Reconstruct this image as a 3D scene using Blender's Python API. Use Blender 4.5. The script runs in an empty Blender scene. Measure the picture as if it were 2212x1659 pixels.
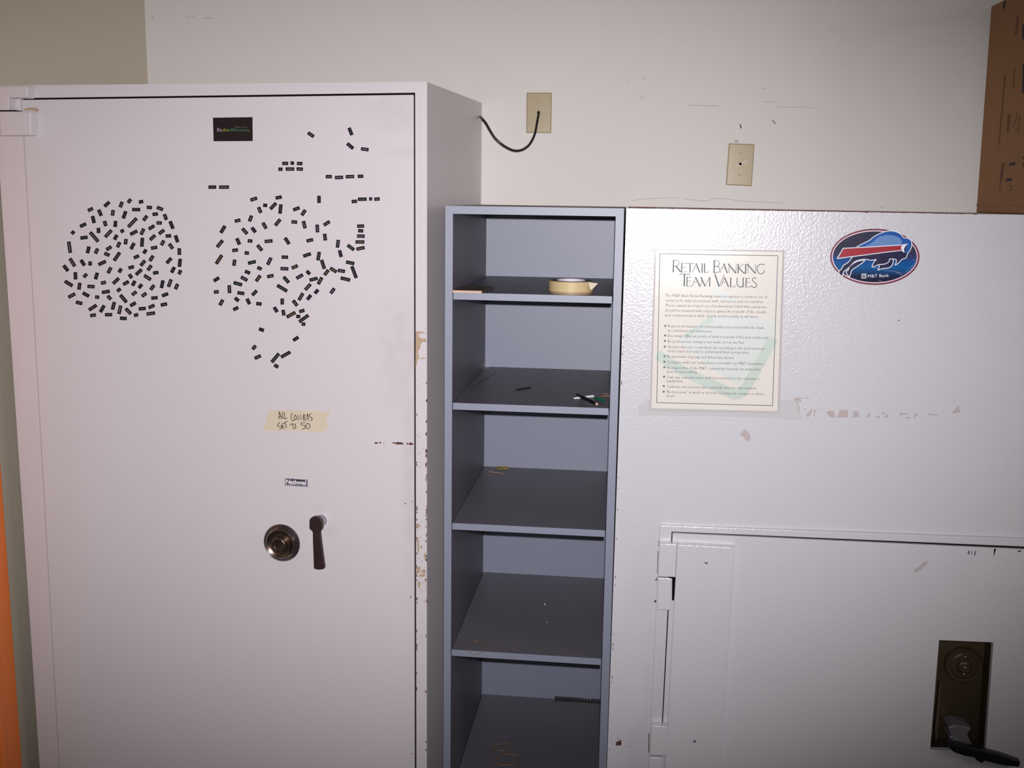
import bpy, bmesh, math, random
from mathutils import Vector, Matrix
random.seed(7)
sc = bpy.context.scene
C = sc.collection
W, H = 2212.0, 1659.0
# ---------------------------------------------------------------- camera
F, YAW, PITCH, ROLL, DW, HC = 2294.689, 0.11169, 0.1731, 0.01446, 3.10081, 1.72
fw = Vector((-math.sin(YAW)*math.cos(PITCH), math.cos(YAW)*math.cos(PITCH), -math.sin(PITCH)))
r0 = Vector((math.cos(YAW), math.sin(YAW), 0)); u0 = r0.cross(fw)
RT = r0*math.cos(ROLL)+u0*math.sin(ROLL); UP = -r0*math.sin(ROLL)+u0*math.cos(ROLL)
CAM = Vector((0, -DW, HC))
cd = bpy.data.cameras.new('camera'); cam = bpy.data.objects.new('camera', cd); C.objects.link(cam)
cd.sensor_width = 36; cd.sensor_fit = 'HORIZONTAL'; cd.lens = F/W*36; cd.clip_start = .02
cam.matrix_world = Matrix(((RT.x, UP.x, -fw.x, CAM.x), (RT.y, UP.y, -fw.y, CAM.y), (RT.z, UP.z, -fw.z, CAM.z), (0, 0, 0, 1)))
sc.camera = cam
# ---------------------------------------------------------------- view, world, lights
sc.view_settings.view_transform = 'Standard'; sc.view_settings.look = 'None'
sc.view_settings.gamma = 1; sc.view_settings.use_curve_mapping = False
sc.view_settings.exposure = 0.0
wd = bpy.data.worlds.new('room_ambient'); sc.world = wd; wd.use_nodes = True
wd.node_tree.nodes['Background'].inputs[0].default_value = (1.0, .9, .8, 1)
wd.node_tree.nodes['Background'].inputs[1].default_value = .07
# the camera's own flash, a little above the lens
ld = bpy.data.lights.new('camera_flash', 'SPOT'); ld.energy = 308; ld.color = (1.0, .975, .985)
ld.shadow_soft_size = .010; ld.spot_size = math.radians(61); ld.spot_blend = 1.0
lo = bpy.data.objects.new('camera_flash', ld); C.objects.link(lo)
lo.location = CAM + UP*.056 + RT*.012
aim = CAM + fw*2.6 + UP*.10 - RT*.22 - lo.location
lo.rotation_euler = aim.to_track_quat('-Z', 'Y').to_euler(); lo.scale = (1.65, 1, 1)   # a wide, low flash window
# daylight from a window to the right of the room, out of view
ad = bpy.data.lights.new('window_daylight', 'AREA'); ad.energy = 11; ad.color = (1, .93, .82)
ad.shape = 'RECTANGLE'; ad.size = .9; ad.size_y = 1.1
ao = bpy.data.objects.new('window_daylight', ad); C.objects.link(ao)
ao.location = (3.1, -2.3, 2.0); ao.rotation_euler = (Vector((-.6, -.2, 1.5))-ao.location).to_track_quat('-Z', 'Y').to_euler()

# ---------------------------------------------------------------- materials
def lin(c): return tuple(((v/255)/12.92 if v/255 <= .04045 else ((v/255+.055)/1.055)**2.4) for v in c)
def mat(name, rgb, rough=.5, metal=0, spec=.5, bump=0, bscale=200, var=0, vscale=8, alpha=1, coat=0, bdist=.002):
    m = bpy.data.materials.new(name); m.use_nodes = True; n = m.node_tree; b = n.nodes['Principled BSDF']
    c = (*lin(rgb), 1); b.inputs['Base Color'].default_value = c
    b.inputs['Roughness'].default_value = rough; b.inputs['Metallic'].default_value = metal
    b.inputs['Specular IOR Level'].default_value = spec; b.inputs['Alpha'].default_value = alpha
    b.inputs['Coat Weight'].default_value = coat; b.inputs['Coat Roughness'].default_value = .12
    tc = n.nodes.new('ShaderNodeNewGeometry')
    if bump:
        t = n.nodes.new('ShaderNodeTexNoise'); t.inputs['Scale'].default_value = bscale; t.inputs['Detail'].default_value = 3
        n.links.new(tc.outputs['Position'], t.inputs['Vector'])
        bp = n.nodes.new('ShaderNodeBump'); bp.inputs['Strength'].default_value = bump; bp.inputs['Distance'].default_value = bdist
        n.links.new(t.outputs['Fac'], bp.inputs['Height']); n.links.new(bp.outputs['Normal'], b.inputs['Normal'])
    if var:
        t = n.nodes.new('ShaderNodeTexNoise'); t.inputs['Scale'].default_value = vscale; t.inputs['Detail'].default_value = 5
        n.links.new(tc.outputs['Position'], t.inputs['Vector'])
        mx = n.nodes.new('ShaderNodeMix'); mx.data_type = 'RGBA'
        mx.inputs['A'].default_value = (*[v*(1-var) for v in c[:3]], 1); mx.inputs['B'].default_value = (*[min(1, v*(1+var)) for v in c[:3]], 1)
        n.links.new(t.outputs['Fac'], mx.inputs['Factor']); n.links.new(mx.outputs['Result'], b.inputs['Base Color'])
    return m
def emix(m, spots, col, noise=30, lo=.45, hi=.7, amt=.5):
    """worn / dirty patches with a place and shape of their own: spots = [(centre, radii)]"""
    n = m.node_tree; b = n.nodes['Principled BSDF']; g = n.nodes.new('ShaderNodeNewGeometry')
    prev = b.inputs['Base Color'].links[0].from_socket if b.inputs['Base Color'].links else None
    acc = None
    for c, r in spots:
        s = n.nodes.new('ShaderNodeVectorMath'); s.operation = 'SUBTRACT'; s.inputs[1].default_value = c; n.links.new(g.outputs['Position'], s.inputs[0])
        d = n.nodes.new('ShaderNodeVectorMath'); d.operation = 'DIVIDE'; d.inputs[1].default_value = r; n.links.new(s.outputs[0], d.inputs[0])
        l = n.nodes.new('ShaderNodeVectorMath'); l.operation = 'LENGTH'; n.links.new(d.outputs[0], l.inputs[0])
        k = n.nodes.new('ShaderNodeMapRange'); k.inputs['From Min'].default_value = 1; k.inputs['From Max'].default_value = 0; k.interpolation_type = 'SMOOTHSTEP'
        n.links.new(l.outputs['Value'], k.inputs['Value'])
        if acc is None: acc = k.outputs[0]
        else:
            a = n.nodes.new('ShaderNodeMath'); a.operation = 'MAXIMUM'; n.links.new(acc, a.inputs[0]); n.links.new(k.outputs[0], a.inputs[1]); acc = a.outputs[0]
    t = n.nodes.new('ShaderNodeTexNoise'); t.inputs['Scale'].default_value = noise; t.inputs['Detail'].default_value = 6; n.links.new(g.outputs['Position'], t.inputs['Vector'])
    q = n.nodes.new('ShaderNodeMapRange'); q.inputs['From Min'].default_value = lo; q.inputs['From Max'].default_value = hi; q.inputs['To Min'].default_value = .25; n.links.new(t.outputs['Fac'], q.inputs['Value'])
    p = n.nodes.new('ShaderNodeMath'); p.operation = 'MULTIPLY'; n.links.new(acc, p.inputs[0]); n.links.new(q.outputs[0], p.inputs[1])
    p2 = n.nodes.new('ShaderNodeMath'); p2.operation = 'MULTIPLY'; p2.inputs[1].default_value = amt; n.links.new(p.outputs[0], p2.inputs[0])
    mx = n.nodes.new('ShaderNodeMix'); mx.data_type = 'RGBA'; mx.inputs['B'].default_value = (*lin(col), 1)
    if prev: n.links.new(prev, mx.inputs['A'])
    else: mx.inputs['A'].default_value = b.inputs['Base Color'].default_value
    n.links.new(p2.outputs[0], mx.inputs['Factor']); n.links.new(mx.outputs['Result'], b.inputs['Base Color'])
M = {}
M['wall'] = mat('painted_plaster', (213, 208, 205), .85, spec=.15, bump=.15, bscale=140, var=.02, vscale=2.5)
M['shaded_wall'] = mat('shaded_tan_plaster', (178, 168, 153), .85, spec=.15, bump=.15, bscale=140, var=.02)  # tan darkened to paint in the dimness of grazing light on the left wall
M['floor'] = mat('grey_carpet', (95, 90, 84), .95, spec=.1, bump=.5, bscale=500, var=.2, vscale=60)
M['ceiling'] = mat('ceiling_tile', (150, 146, 138), .9, spec=.1)
M['safe'] = mat('white_enamel', (205, 198, 203), .42, spec=.3, bump=.12, bscale=260, var=.015, vscale=5)
M['door'] = mat('white_enamel_door', (205, 198, 203), .42, spec=.3, bump=.12, bscale=260, var=.015, vscale=5)
M['safe2'] = mat('glossy_white_enamel', (198, 196, 203), .25, spec=.6, bump=.42, bscale=190, var=.02, vscale=6, bdist=.0016)
M['gap'] = mat('gap_shade', (16, 8, 14), .9, spec=.05)  # near-black that paints the shade inside gaps and holes
M['grey'] = mat('grey_laminate', (118, 122, 142), .5, spec=.9, var=.03, vscale=12)
M['greydk'] = mat('grey_laminate_face', (100, 97, 106), .45, spec=.3, var=.06, vscale=20)
M['magnet'] = mat('black_magnet', (16, 10, 22), .45, spec=.3)
M['wood'] = mat('orange_wood', (226, 118, 52), .35, var=.12, vscale=3)
M['steel'] = mat('tarnished_steel', (134, 124, 126), .2, metal=.93, bump=.05, bscale=80)
M['bronze'] = mat('tarnished_bronze', (118, 100, 90), .26, metal=.93)
M['handle'] = mat('dark_handle', (58, 40, 42), .4, metal=.3, spec=.4)
M['shaft'] = mat('brushed_shaft', (160, 156, 166), .35, metal=.6)
M['mask'] = mat('masking_tape', (206, 193, 172), .7, spec=.15, var=.03, vscale=40)
M['ink'] = mat('black_ink', (28, 16, 22), .6, spec=.2)
M['white'] = mat('white_print', (225, 222, 228), .5)
M['badge'] = mat('badge_face', (58, 52, 68), .4)
M['badge_rim'] = mat('badge_rim', (160, 150, 168), .35, metal=.3)
M['beige'] = mat('almond_plastic', (166, 150, 120), .22, spec=.5, var=.02)
M['cable'] = mat('black_cable', (32, 26, 32), .3, spec=.5)
M['paper'] = mat('laminated_paper', (218, 212, 206), .22, spec=.45, bump=.10, bscale=25, bdist=.003)
M['lam'] = mat('laminate_margin', (214, 206, 208), .16, spec=.5, bump=.12, bscale=30, alpha=.55)
M['teal'] = mat('teal_print', (38, 62, 78), .5)
M['text'] = mat('grey_print', (86, 68, 88), .5)
M['green1'] = mat('pale_green_print', (203, 208, 206), .3, spec=.4)
M['green2'] = mat('sage_print', (188, 200, 192), .3, spec=.4)
M['chip'] = mat('brown_primer', (176, 152, 128), .7)
M['rust'] = mat('dark_rust', (84, 48, 42), .8)
M['dirt'] = mat('pale_grime', (172, 160, 166), .7)
M['resid'] = mat('tape_residue', (176, 164, 164), .7)
M['card'] = mat('cardboard', (150, 110, 78), .85, spec=.15, var=.06, vscale=30)
M['cardink'] = mat('cardboard_print', (116, 84, 64), .85, spec=.1)
M['tapec'] = mat('tan_tape', (192, 170, 130), .45, spec=.3)
M['tapeside'] = mat('tape_side', (70, 52, 46), .5)
M['core'] = mat('white_core', (206, 196, 206), .6)
M['board'] = mat('brown_hardboard', (88, 68, 62), .6)
M['boardedge'] = mat('raw_board_edge', (200, 168, 148), .7)
M['black'] = mat('black_plastic', (22, 20, 26), .3)
M['greenp'] = mat('green_plastic', (10, 92, 62), .3)
M['rubber'] = mat('tan_rubber', (176, 134, 100), .6)
M['rubber2'] = mat('orange_rubber', (136, 88, 50), .6)
M['yellow'] = mat('yellow_rubber', (150, 130, 50), .6)
M['chrome'] = mat('chrome', (230, 230, 235), .15, metal=1)
M['recess'] = mat('dark_brass_lock', (64, 52, 34), .5, metal=.2)
M['recess2'] = mat('lock_dial_dark', (66, 54, 36), .45, metal=.3)
M['ctape'] = mat('clear_tape', (226, 224, 226), .15, spec=.5, alpha=.28, bump=.2, bscale=40)
W_COL = {'w': (128, 118, 132), 'p': (120, 82, 94), 'o': (150, 108, 76), 'g': (82, 98, 86), 'b': (62, 66, 90)}
for k, v in W_COL.items(): M['w'+k] = mat('word_'+{'w': 'white', 'p': 'pink', 'o': 'orange', 'g': 'green', 'b': 'slate'}[k], v, .5)

# ---------------------------------------------------------------- geometry helpers
def ray(px, py): return fw + RT*((px-W/2)/F) - UP*((py-H/2)/F)
def smooth_px(P):
    n = len(P); cl = P[0] == P[-1]; out = []
    for j in range(n-1):
        a = P[j-1] if j else (P[-2] if cl else P[0]); b, c = P[j], P[j+1]; d = P[j+2] if j+2 < n else (P[1] if cl else P[-1])
        for t in (0, .33, .66): out.append(tuple(.5*(2*b[k]+(c[k]-a[k])*t+(2*a[k]-5*b[k]+4*c[k]-d[k])*t*t+(3*b[k]-a[k]-3*c[k]+d[k])*t**3) for k in (0, 1)))
    return out+[P[-1]]
class Plane:
    """a real upright surface: P on it, ex along it, n out of it towards the room"""
    def __init__(s, P, yaw): s.P = Vector(P); s.ex = Vector((math.cos(yaw), math.sin(yaw), 0)); s.ez = Vector((0, 0, 1)); s.n = Vector((math.sin(yaw), -math.cos(yaw), 0))
    def at(s, px, py, h=0):
        d = ray(px, py); t = (s.P+s.n*h-CAM).dot(s.n)/d.dot(s.n); return CAM+d*t
    def loc(s, px, py, h=0): w = s.at(px, py, h)-s.P; return (w.dot(s.ex), w.z)
    def pt(s, u, v, h=0): return s.P+s.ex*u+s.ez*v+s.n*h
class Flat(Plane):
    """a horizontal surface at height z"""
    def __init__(s, z): s.P = Vector((0, 0, z)); s.ex = Vector((1, 0, 0)); s.ez = Vector((0, 1, 0)); s.n = Vector((0, 0, 1))
    def loc(s, px, py, h=0): w = s.at(px, py, h)-s.P; return (w.x, w.y)
A = Plane((-0.49735, -0.55327, HC), -0.09338)
B = Plane((-0.02139, -0.5, HC), -0.02961)
WL = Plane((0, 0, HC), 0)
class MB:
    def __init__(s): s.v = []; s.f = []; s.mi = []
    def add(s, vs, fs, mi=0):
        o = len(s.v); s.v += [Vector(v) for v in vs]; s.f += [[i+o for i in f] for f in fs]; s.mi += [mi]*len(fs)
    def box(s, a, b, mi=0):
        x0, y0, z0 = a; x1, y1, z1 = b
        s.add([(x0, y0, z0), (x1, y0, z0), (x1, y1, z0), (x0, y1, z0), (x0, y0, z1), (x1, y0, z1), (x1, y1, z1), (x0, y1, z1)],
              [(0, 3, 2, 1), (4, 5, 6, 7), (0, 1, 5, 4), (1, 2, 6, 5), (2, 3, 7, 6), (3, 0, 4, 7)], mi)
    def slab(s, pl, uv, h0, h1, mi=0):
        """outline uv in the plane's own metres, from height h0 to h1 above it"""
        n = len(uv); a = sum(uv[i][0]*uv[(i+1) % n][1]-uv[(i+1) % n][0]*uv[i][1] for i in range(n))
        if a < 0: uv = uv[::-1]
        f = [pl.pt(u, v, h1) for u, v in uv]; b = [pl.pt(u, v, h0) for u, v in uv]
        s.add(f+b, [list(range(n)), list(range(2*n-1, n-1, -1))]+[(i, n+i, n+(i+1) % n, (i+1) % n) for i in range(n)], mi)
    def pslab(s, pl, px, h0, h1, mi=0): s.slab(pl, [pl.loc(x, y, h1) for x, y in px], h0, h1, mi)
    def ring(s, pl, outer, inner, h0, h1, mi=0):
        n = len(outer)
        vs = [pl.pt(u, v, h1) for u, v in outer]+[pl.pt(u, v, h1) for u, v in inner]+[pl.pt(u, v, h0) for u, v in outer]+[pl.pt(u, v, h0) for u, v in inner]
        fs = []
        for i in range(n):
            j = (i+1) % n
            fs += [(i, j, n+j, n+i), (2*n+i, 2*n+j, j, i), (n+i, n+j, 3*n+j, 3*n+i), (3*n+i, 3*n+j, 2*n+j, 2*n+i)]
        s.add(vs, fs, mi)
    def ribbon(s, pl, px, w, h0, h1, mi=0):
        """a stroke along image-traced points lying on the plane; w in pixels"""
        px = smooth_px(px) if len(px) >= 6 else px; h1 += (len(s.f) % 11)*1.2e-5
        n = len(px); L = []; Rr = []
        for i in range(n):
            ds = []
            if i > 0: ds.append(Vector((px[i][0]-px[i-1][0], px[i][1]-px[i-1][1])).normalized())
            if i < n-1: ds.append(Vector((px[i+1][0]-px[i][0], px[i+1][1]-px[i][1])).normalized())
            t = (ds[0]+ds[-1]); t = t.normalized() if t.length > .2 else ds[0]
            m = Vector((-t.y, t.x)); k = min(1.6, 1/max(.35, abs(m.dot(Vector((-ds[0].y, ds[0].x))))))
            ext = Vector((0, 0)) if 0 < i < n-1 else (t*(w*.25)*(1 if i else -1))
            p = Vector(px[i])+ext; L.append(tuple(p+m*w/2*k)); Rr.append(tuple(p-m*w/2*k))
        vs = []; fs = []
        for h in (h1, h0):
            for P in (L, Rr): vs += [pl.pt(*pl.loc(x, y, h1), h) for x, y in P]
        for i in range(n-1):
            fs += [(i, n+i, n+i+1, i+1), (i, i+1, 2*n+i+1, 2*n+i), (n+i+1, n+i, 3*n+i, 3*n+i+1)]
        s.add(vs, fs, mi)
    def lathe(s, c, axis, prof, seg=48, mi=0, ref=None):
        """prof = [(radius, height along axis)]"""
        ax = Vector(axis).normalized(); a = ax.orthogonal().normalized(); b = ax.cross(a); c = Vector(c); vs = []; fs = []
        for r, h in prof:
            for k in range(seg): t = 2*math.pi*k/seg; vs.append(c+ax*h+(a*math.cos(t)+b*math.sin(t))*r)
        for i in range(len(prof)-1):
            for k in range(seg): l = (k+1) % seg; fs.append((i*seg+k, i*seg+l, (i+1)*seg+l, (i+1)*seg+k))
        s.add(vs, fs, mi)
    def tube(s, pts, r, seg=8, mi=0, closed=False):
        pts = [Vector(p) for p in pts]; n = len(pts); vs = []; fs = []; nb = None
        for i, p in enumerate(pts):
            t = (pts[(i+1) % n]-pts[i-1]) if closed or 0 < i < n-1 else (pts[1]-pts[0] if i == 0 else pts[-1]-pts[-2]); t.normalize()
            nb = (nb - t*nb.dot(t)).normalized() if nb else t.orthogonal().normalized()
            bb = t.cross(nb); rr = r[i] if isinstance(r, (list, tuple)) else r
            for k in range(seg): a = 2*math.pi*k/seg; vs.append(p+(nb*math.cos(a)+bb*math.sin(a))*rr)
        m = n if closed else n-1
        for i in range(m):
            j = (i+1) % n
            for k in range(seg): l = (k+1) % seg; fs.append((i*seg+k, i*seg+l, j*seg+l, j*seg+k))
        if not closed: fs += [list(range(seg))[::-1], [(n-1)*seg+k for k in range(seg)]]
        s.add(vs, fs, mi)
    def build(s, name, mats, parent=None, bevel=0, smooth=False, origin=None, angle=40, seg=2):
        if not isinstance(mats, (list, tuple)): mats = [mats]
        o0 = Vector(origin) if origin is not None else (parent_world(parent) if parent else Vector((0, 0, 0)))
        if origin is None and parent is None:
            k = len(s.v); o0 = Vector((sum(v.x for v in s.v)/k, sum(v.y for v in s.v)/k, min(v.z for v in s.v)))
        me = bpy.data.meshes.new(name); me.from_pydata([v-o0 for v in s.v], [], s.f)
        for m in mats: me.materials.append(m)
        me.polygons.foreach_set('material_index', s.mi)
        bm = bmesh.new(); bm.from_mesh(me); bmesh.ops.recalc_face_normals(bm, faces=bm.faces); bm.to_mesh(me); bm.free()
        o = bpy.data.objects.new(name, me); C.objects.link(o)
        if parent: o.parent = parent; o.location = o0-parent_world(parent)
        else: o.location = o0
        if smooth:
            for p in me.polygons: p.use_smooth = True
            me.set_sharp_from_angle(angle=math.radians(angle))
        if bevel:
            b = o.modifiers.new('bevel', 'BEVEL'); b.width = bevel; b.segments = seg; b.limit_method = 'ANGLE'; b.angle_limit = math.radians(35)
        me.update(); return o
def parent_world(p):
    v = Vector((0, 0, 0))
    while p: v += p.location; p = p.parent
    return v
def empty(name, loc):
    o = bpy.data.objects.new(name, None); C.objects.link(o); o.location = loc; o.empty_display_size = .05; return o
def tag(o, label=None, cat=None, group=None, kind=None):
    if label: o['label'] = label
    if cat: o['category'] = cat
    if group: o['group'] = group
    if kind: o['kind'] = kind
    return o
def structure(o): o['kind'] = 'structure'; return o
_font = {}
def glyphs(txt, res=2, bold=0):
    k = (txt, res, bold)
    if k not in _font:
        cu = bpy.data.curves.new('t', 'FONT'); cu.body = txt; cu.resolution_u = res; cu.offset = bold
        ob = bpy.data.objects.new('t', cu); C.objects.link(ob)
        dg = bpy.context.evaluated_depsgraph_get(); me = bpy.data.meshes.new_from_object(ob.evaluated_get(dg))
        _font[k] = ([tuple(v.co) for v in me.vertices], [tuple(p.vertices) for p in me.polygons])
        bpy.data.objects.remove(ob); bpy.data.curves.remove(cu); bpy.data.meshes.remove(me)
    return _font[k]
def letter(mb, pl, txt, p0, p1, cap, h, mi=0, bold=0, res=2, shear=0):
    """type set between the traced baseline ends p0 and p1, cap height in pixels, lying h above the plane"""
    vs, fs = glyphs(txt, res, bold); xs = [v[0] for v in vs]; a, b = min(xs), max(xs); out = []
    for x, y, z in vs:
        t = (x-a)/(b-a); px = p0[0]+(p1[0]-p0[0])*t+shear*y; py = p0[1]+(p1[1]-p0[1])*t-y*cap/.72
        out.append(pl.pt(*pl.loc(px, py, h), h))
    mb.add(out, fs, mi)
def Q(pts, o, s): return [(o[0]+x/s, o[1]+y/s) for x, y in pts]

# ---------------------------------------------------------------- the room
m = MB(); m.box((-1.443, 0, 0), (3.4, .12, 2.75)); wall = structure(m.build('wall_back', M['wall']))
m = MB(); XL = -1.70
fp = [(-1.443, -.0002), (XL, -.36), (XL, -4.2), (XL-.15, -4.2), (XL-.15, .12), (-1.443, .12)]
m.add([(x, y, 0) for x, y in fp]+[(x, y, 2.75) for x, y in fp], [list(range(6)), list(range(11, 5, -1))]+[(i, 6+i, 6+(i+1) % 6, (i+1) % 6) for i in range(6)]); structure(m.build('wall_left', M['shaded_wall']))
m = MB(); m.box((3.4, -4.2, 0), (3.52, .12, 2.75)); structure(m.build('wall_right', M['wall']))
m = MB(); m.box((-1.86, -4.2, -.1), (3.52, .12, 0)); structure(m.build('floor', M['floor']))
m = MB(); m.box((-1.86, -4.2, 2.75), (3.52, .12, 2.87)); structure(m.build('ceiling', M['ceiling']))
SL = Plane((XL, 0, HC), math.pi/2)      # the side wall in front of the safe: u runs away from the camera
ya = SL.P.y+SL.loc(29, 1380, .016)[0]
m = MB(); m.box((XL, ya-.10, 0), (XL+.016, ya, 2.15)); m.box((XL, ya-.10, 0), (XL+.024, ya-.075, 2.15)); structure(m.build('trim_1', M['wood'], bevel=.004))
# marks on the wall plaster
m = MB(); mk = MB()
for pts, w in (([(1488, 227), (1520, 228), (1551, 229)], 1.6), ([(1650, 220), (1672, 221)], 1.2), ([(1678, 231), (1740, 232), (1765, 233)], 1.0),
               ([(1383, 211), (1392, 210)], 1.6), ([(1390, 172), (1395, 168)], 1.5), ([(1645, 191), (1652, 192)], 1.5), ([(1355, 180), (1357, 177)], 1.5),
               ([(1366, 434), (1380, 431), (1410, 429), (1440, 427.5), (1470, 427)], 1.2), ([(1475, 429), (1500, 432), (1527, 434), (1538, 430), (1556, 429), (1580, 431), (1596, 434), (1640, 436.5), (1690, 438)], 1.3),
               ([(328, 33), (329, 38), (333, 40)], 1.6), ([(404, 37), (407, 35)], 2), ([(411, 37), (422, 37)], 1.2), ([(440, 40), (460, 38)], 1.3), ([(1903, 447), (1910, 448)], 2)):
    m.ribbon(WL, pts, w, .0001, .0004)
for pts, w in (([(1599, 269), (1601, 277)], 2.2), ([(1668, 259), (1675, 267)], 1.6)): mk.ribbon(WL, pts, w, .0001, .0005)
m.build('scuff_marks', mat('faint_scuff', (180, 170, 170), .8), wall); mk.build('ink_marks', M['ink'], wall)
# white cap of plaster showing where the wall plate paint broke
m = MB(); m.pslab(WL, Q([(370, 640), (410, 590), (440, 600), (465, 650)], (1540, 230), 8.294), 0, .0012); m.build('plaster_patch', M['dirt'], wall)

# ---------------------------------------------------------------- tall safe on the left
top = .26705; AW = 1.15956
safe = tag(empty('tall_safe', A.pt(-AW/2, -HC, 0)), 'tall white steel safe with one flush door, covered in small black word magnets', 'safe')
def wallpt(u):  # point on the wall side straight behind front point u, along the safe's own depth
    P = A.pt(u, 0); k = (-.003-P.y)/(-A.n.y); Pb = P-A.n*k; return Pb
dr = [(-1.0805, .2308), (-.0336, .2381), (-.0336, -1.68), (-1.0955, -1.68)]      # the door's own outline
op = [(-1.0823, .2352), (-.0293, .2427), (-.0285, -1.684), (-1.0973, -1.684)]     # the opening round it
m = MB()
fr, fl = A.pt(0, -HC, -.06), A.pt(-AW, -HC, -.06); br, bl, bm_ = wallpt(0), Vector((-1.435, -.003, 0)), Vector((-1.642, -.30, 0)); bm_ = Vector((-1.64, -.3, 0))
vs = []
for z in (0.0, HC+top): vs += [Vector((p.x, p.y, z)) for p in (fl, fr, br, bl)]
m.add(vs, [(3, 2, 1, 0), (4, 5, 6, 7), (0, 1, 5, 4), (1, 2, 6, 5), (2, 3, 7, 6), (3, 0, 4, 7)])
out = [(-AW, top), (0, top), (0, -HC), (-AW, -HC)]
m.ring(A, out, op, -.06, 0)
body = m.build('body', M['safe'], safe)
m = MB(); m.slab(A, [(u, v) for u, v in op], -.0595, -.008); m.build('door_gap_shade', M['gap'], safe)  # dark slab behind the door paints the shade in the gap round it
m = MB(); m.slab(A, dr, -.0075, 0); door = m.build('door', M['door'], safe, bevel=.0012)
emix(M['door'], [(A.at(868, 760), (.09, .2, .24)), (A.at(860, 240), (.13, .2, .07)), (A.at(880, 330), (.08, .2, .02)), (A.at(885, 1000), (.03, .2, .5)), (A.at(712, 1148), (.03, .2, .03)), (A.at(690, 1100), (.025, .2, .02))], (150, 132, 118), 26, .35, .75, .24)
emix(M['safe'], [(A.at(1010, 436), (.12, .12, .02))], (120, 96, 80), 40, .3, .6, .6)
# hinge: fixed upper leaf, then the knuckle block on the door
m = MB(); P_ = .030
m.pslab(A, [(-30, 186), (59, 185.5), (59, 211.5), (18.5, 211.5), (18.5, 238), (-30, 238)], 0.0, P_)
m.build('hinge_leaf', M['safe'], safe, bevel=.0025)
m = MB(); m.pslab(A, [(-3, 240.5), (66, 240.5), (66, 292.5), (0, 293)], 0.0, P_); m.build('hinge_knuckle', M['safe'], safe, bevel=.003)
m = MB(); m.pslab(A, [(-30, 238), (34, 238), (34, 240.2), (-30, 240.2)], .0005, .026); m.build('hinge_slot_fill', M['gap'], safe)  # dark slab filling the slot between leaf and knuckle
m = MB(); m.pslab(A, Q([(330, 580), (360, 548), (420, 535), (510, 540), (550, 570), (530, 595), (440, 570), (380, 578)], (0, 150), 6.506), 0, .0006); m.build('hinge_chip', M['chip'], safe)
# paint chips and knocks on the right of the frame
m = MB(); rc = MB()
def blob(mb, pl, cx, cy, rx, ry, h=.0005, n=9, mi=0, jag=.35):
    pts = []
    for k in range(n): a = 2*math.pi*k/n; j = 1+random.uniform(-jag, jag); pts.append((cx+rx*math.cos(a)*j, cy+ry*math.sin(a)*j))
    mb.pslab(pl, pts, 0, h, mi)
m.pslab(A, Q([(612, 185), (700, 192), (725, 215), (690, 205), (650, 215), (640, 240), (680, 268), (725, 262), (728, 308), (690, 305), (665, 330), (660, 385), (640, 395), (640, 430), (650, 490), (632, 505), (625, 560), (608, 590)], (780, 680), 5.185), 0, .0005)
for pts in ([(660, 480), (720, 480), (728, 492), (670, 496)], [(612, 1340), (640, 1355), (680, 1385), (640, 1365)]): m.pslab(A, Q(pts, (780, 680), 5.185), 0, .0005)
for cx, cy, rx, ry in ((904, 1136, 4, 6), (903.5, 1233, 4.5, 9), (915, 1234, 5, 6), (918, 1200, 2, 10), (910, 1182, 3, 3), (905, 1262, 2.5, 8), (917, 1300, 1.5, 2), (912, 1243, 6, 3), (903, 1176, 2, 18), (919, 1255, 2, 5)): blob(m, A, cx, cy, rx, ry)
for i in range(90):
    cy = random.choice([random.uniform(960, 1290), random.uniform(760, 1300), random.uniform(1120, 1290), random.uniform(1300, 1655)]); cx = random.uniform(901.5, 920)
    blob(m, A, cx, cy, random.uniform(.5, 1.4), random.uniform(.5, 1.5), n=6)
for i in range(34):
    cy = random.choice([random.uniform(810, 1010), random.uniform(960, 1250), random.uniform(1100, 1650)]); blob(rc, A, random.uniform(919.8, 921.6), cy, random.uniform(.7, 1.5), random.uniform(1.5, 5), n=7)
for i in range(26): cy = random.uniform(880, 1500); blob(rc, A, 900.2, cy, 1.1, random.uniform(1.5, 4), n=6)
for c in ((798, 957, 0, 0), ): pass
for cx, cy, rx, ry in ((813, 957, 4.5, 1.6), (821.5, 956, 1.4, 2.8), (829, 957, 1, 1.2), (851, 957, 3.5, 1.5), (860, 957.3, 7.5, 2.6), (868, 958, 4, 1.8), (880, 958.5, 1.6, 2.6), (888, 959, 6, 2.4), (876, 1088, 3, .7), (890, 1083, 2, .6), (889, 1628, 3, .6), (887, 1290, 1.2, 1.6)): blob(rc, A, cx, cy, rx, ry, n=11, jag=.3)
m.build('bare_primer', M['chip'], safe)['kind'] = 'stuff'; rc.build('scratches', M['rust'], safe)['kind'] = 'stuff'
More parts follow.
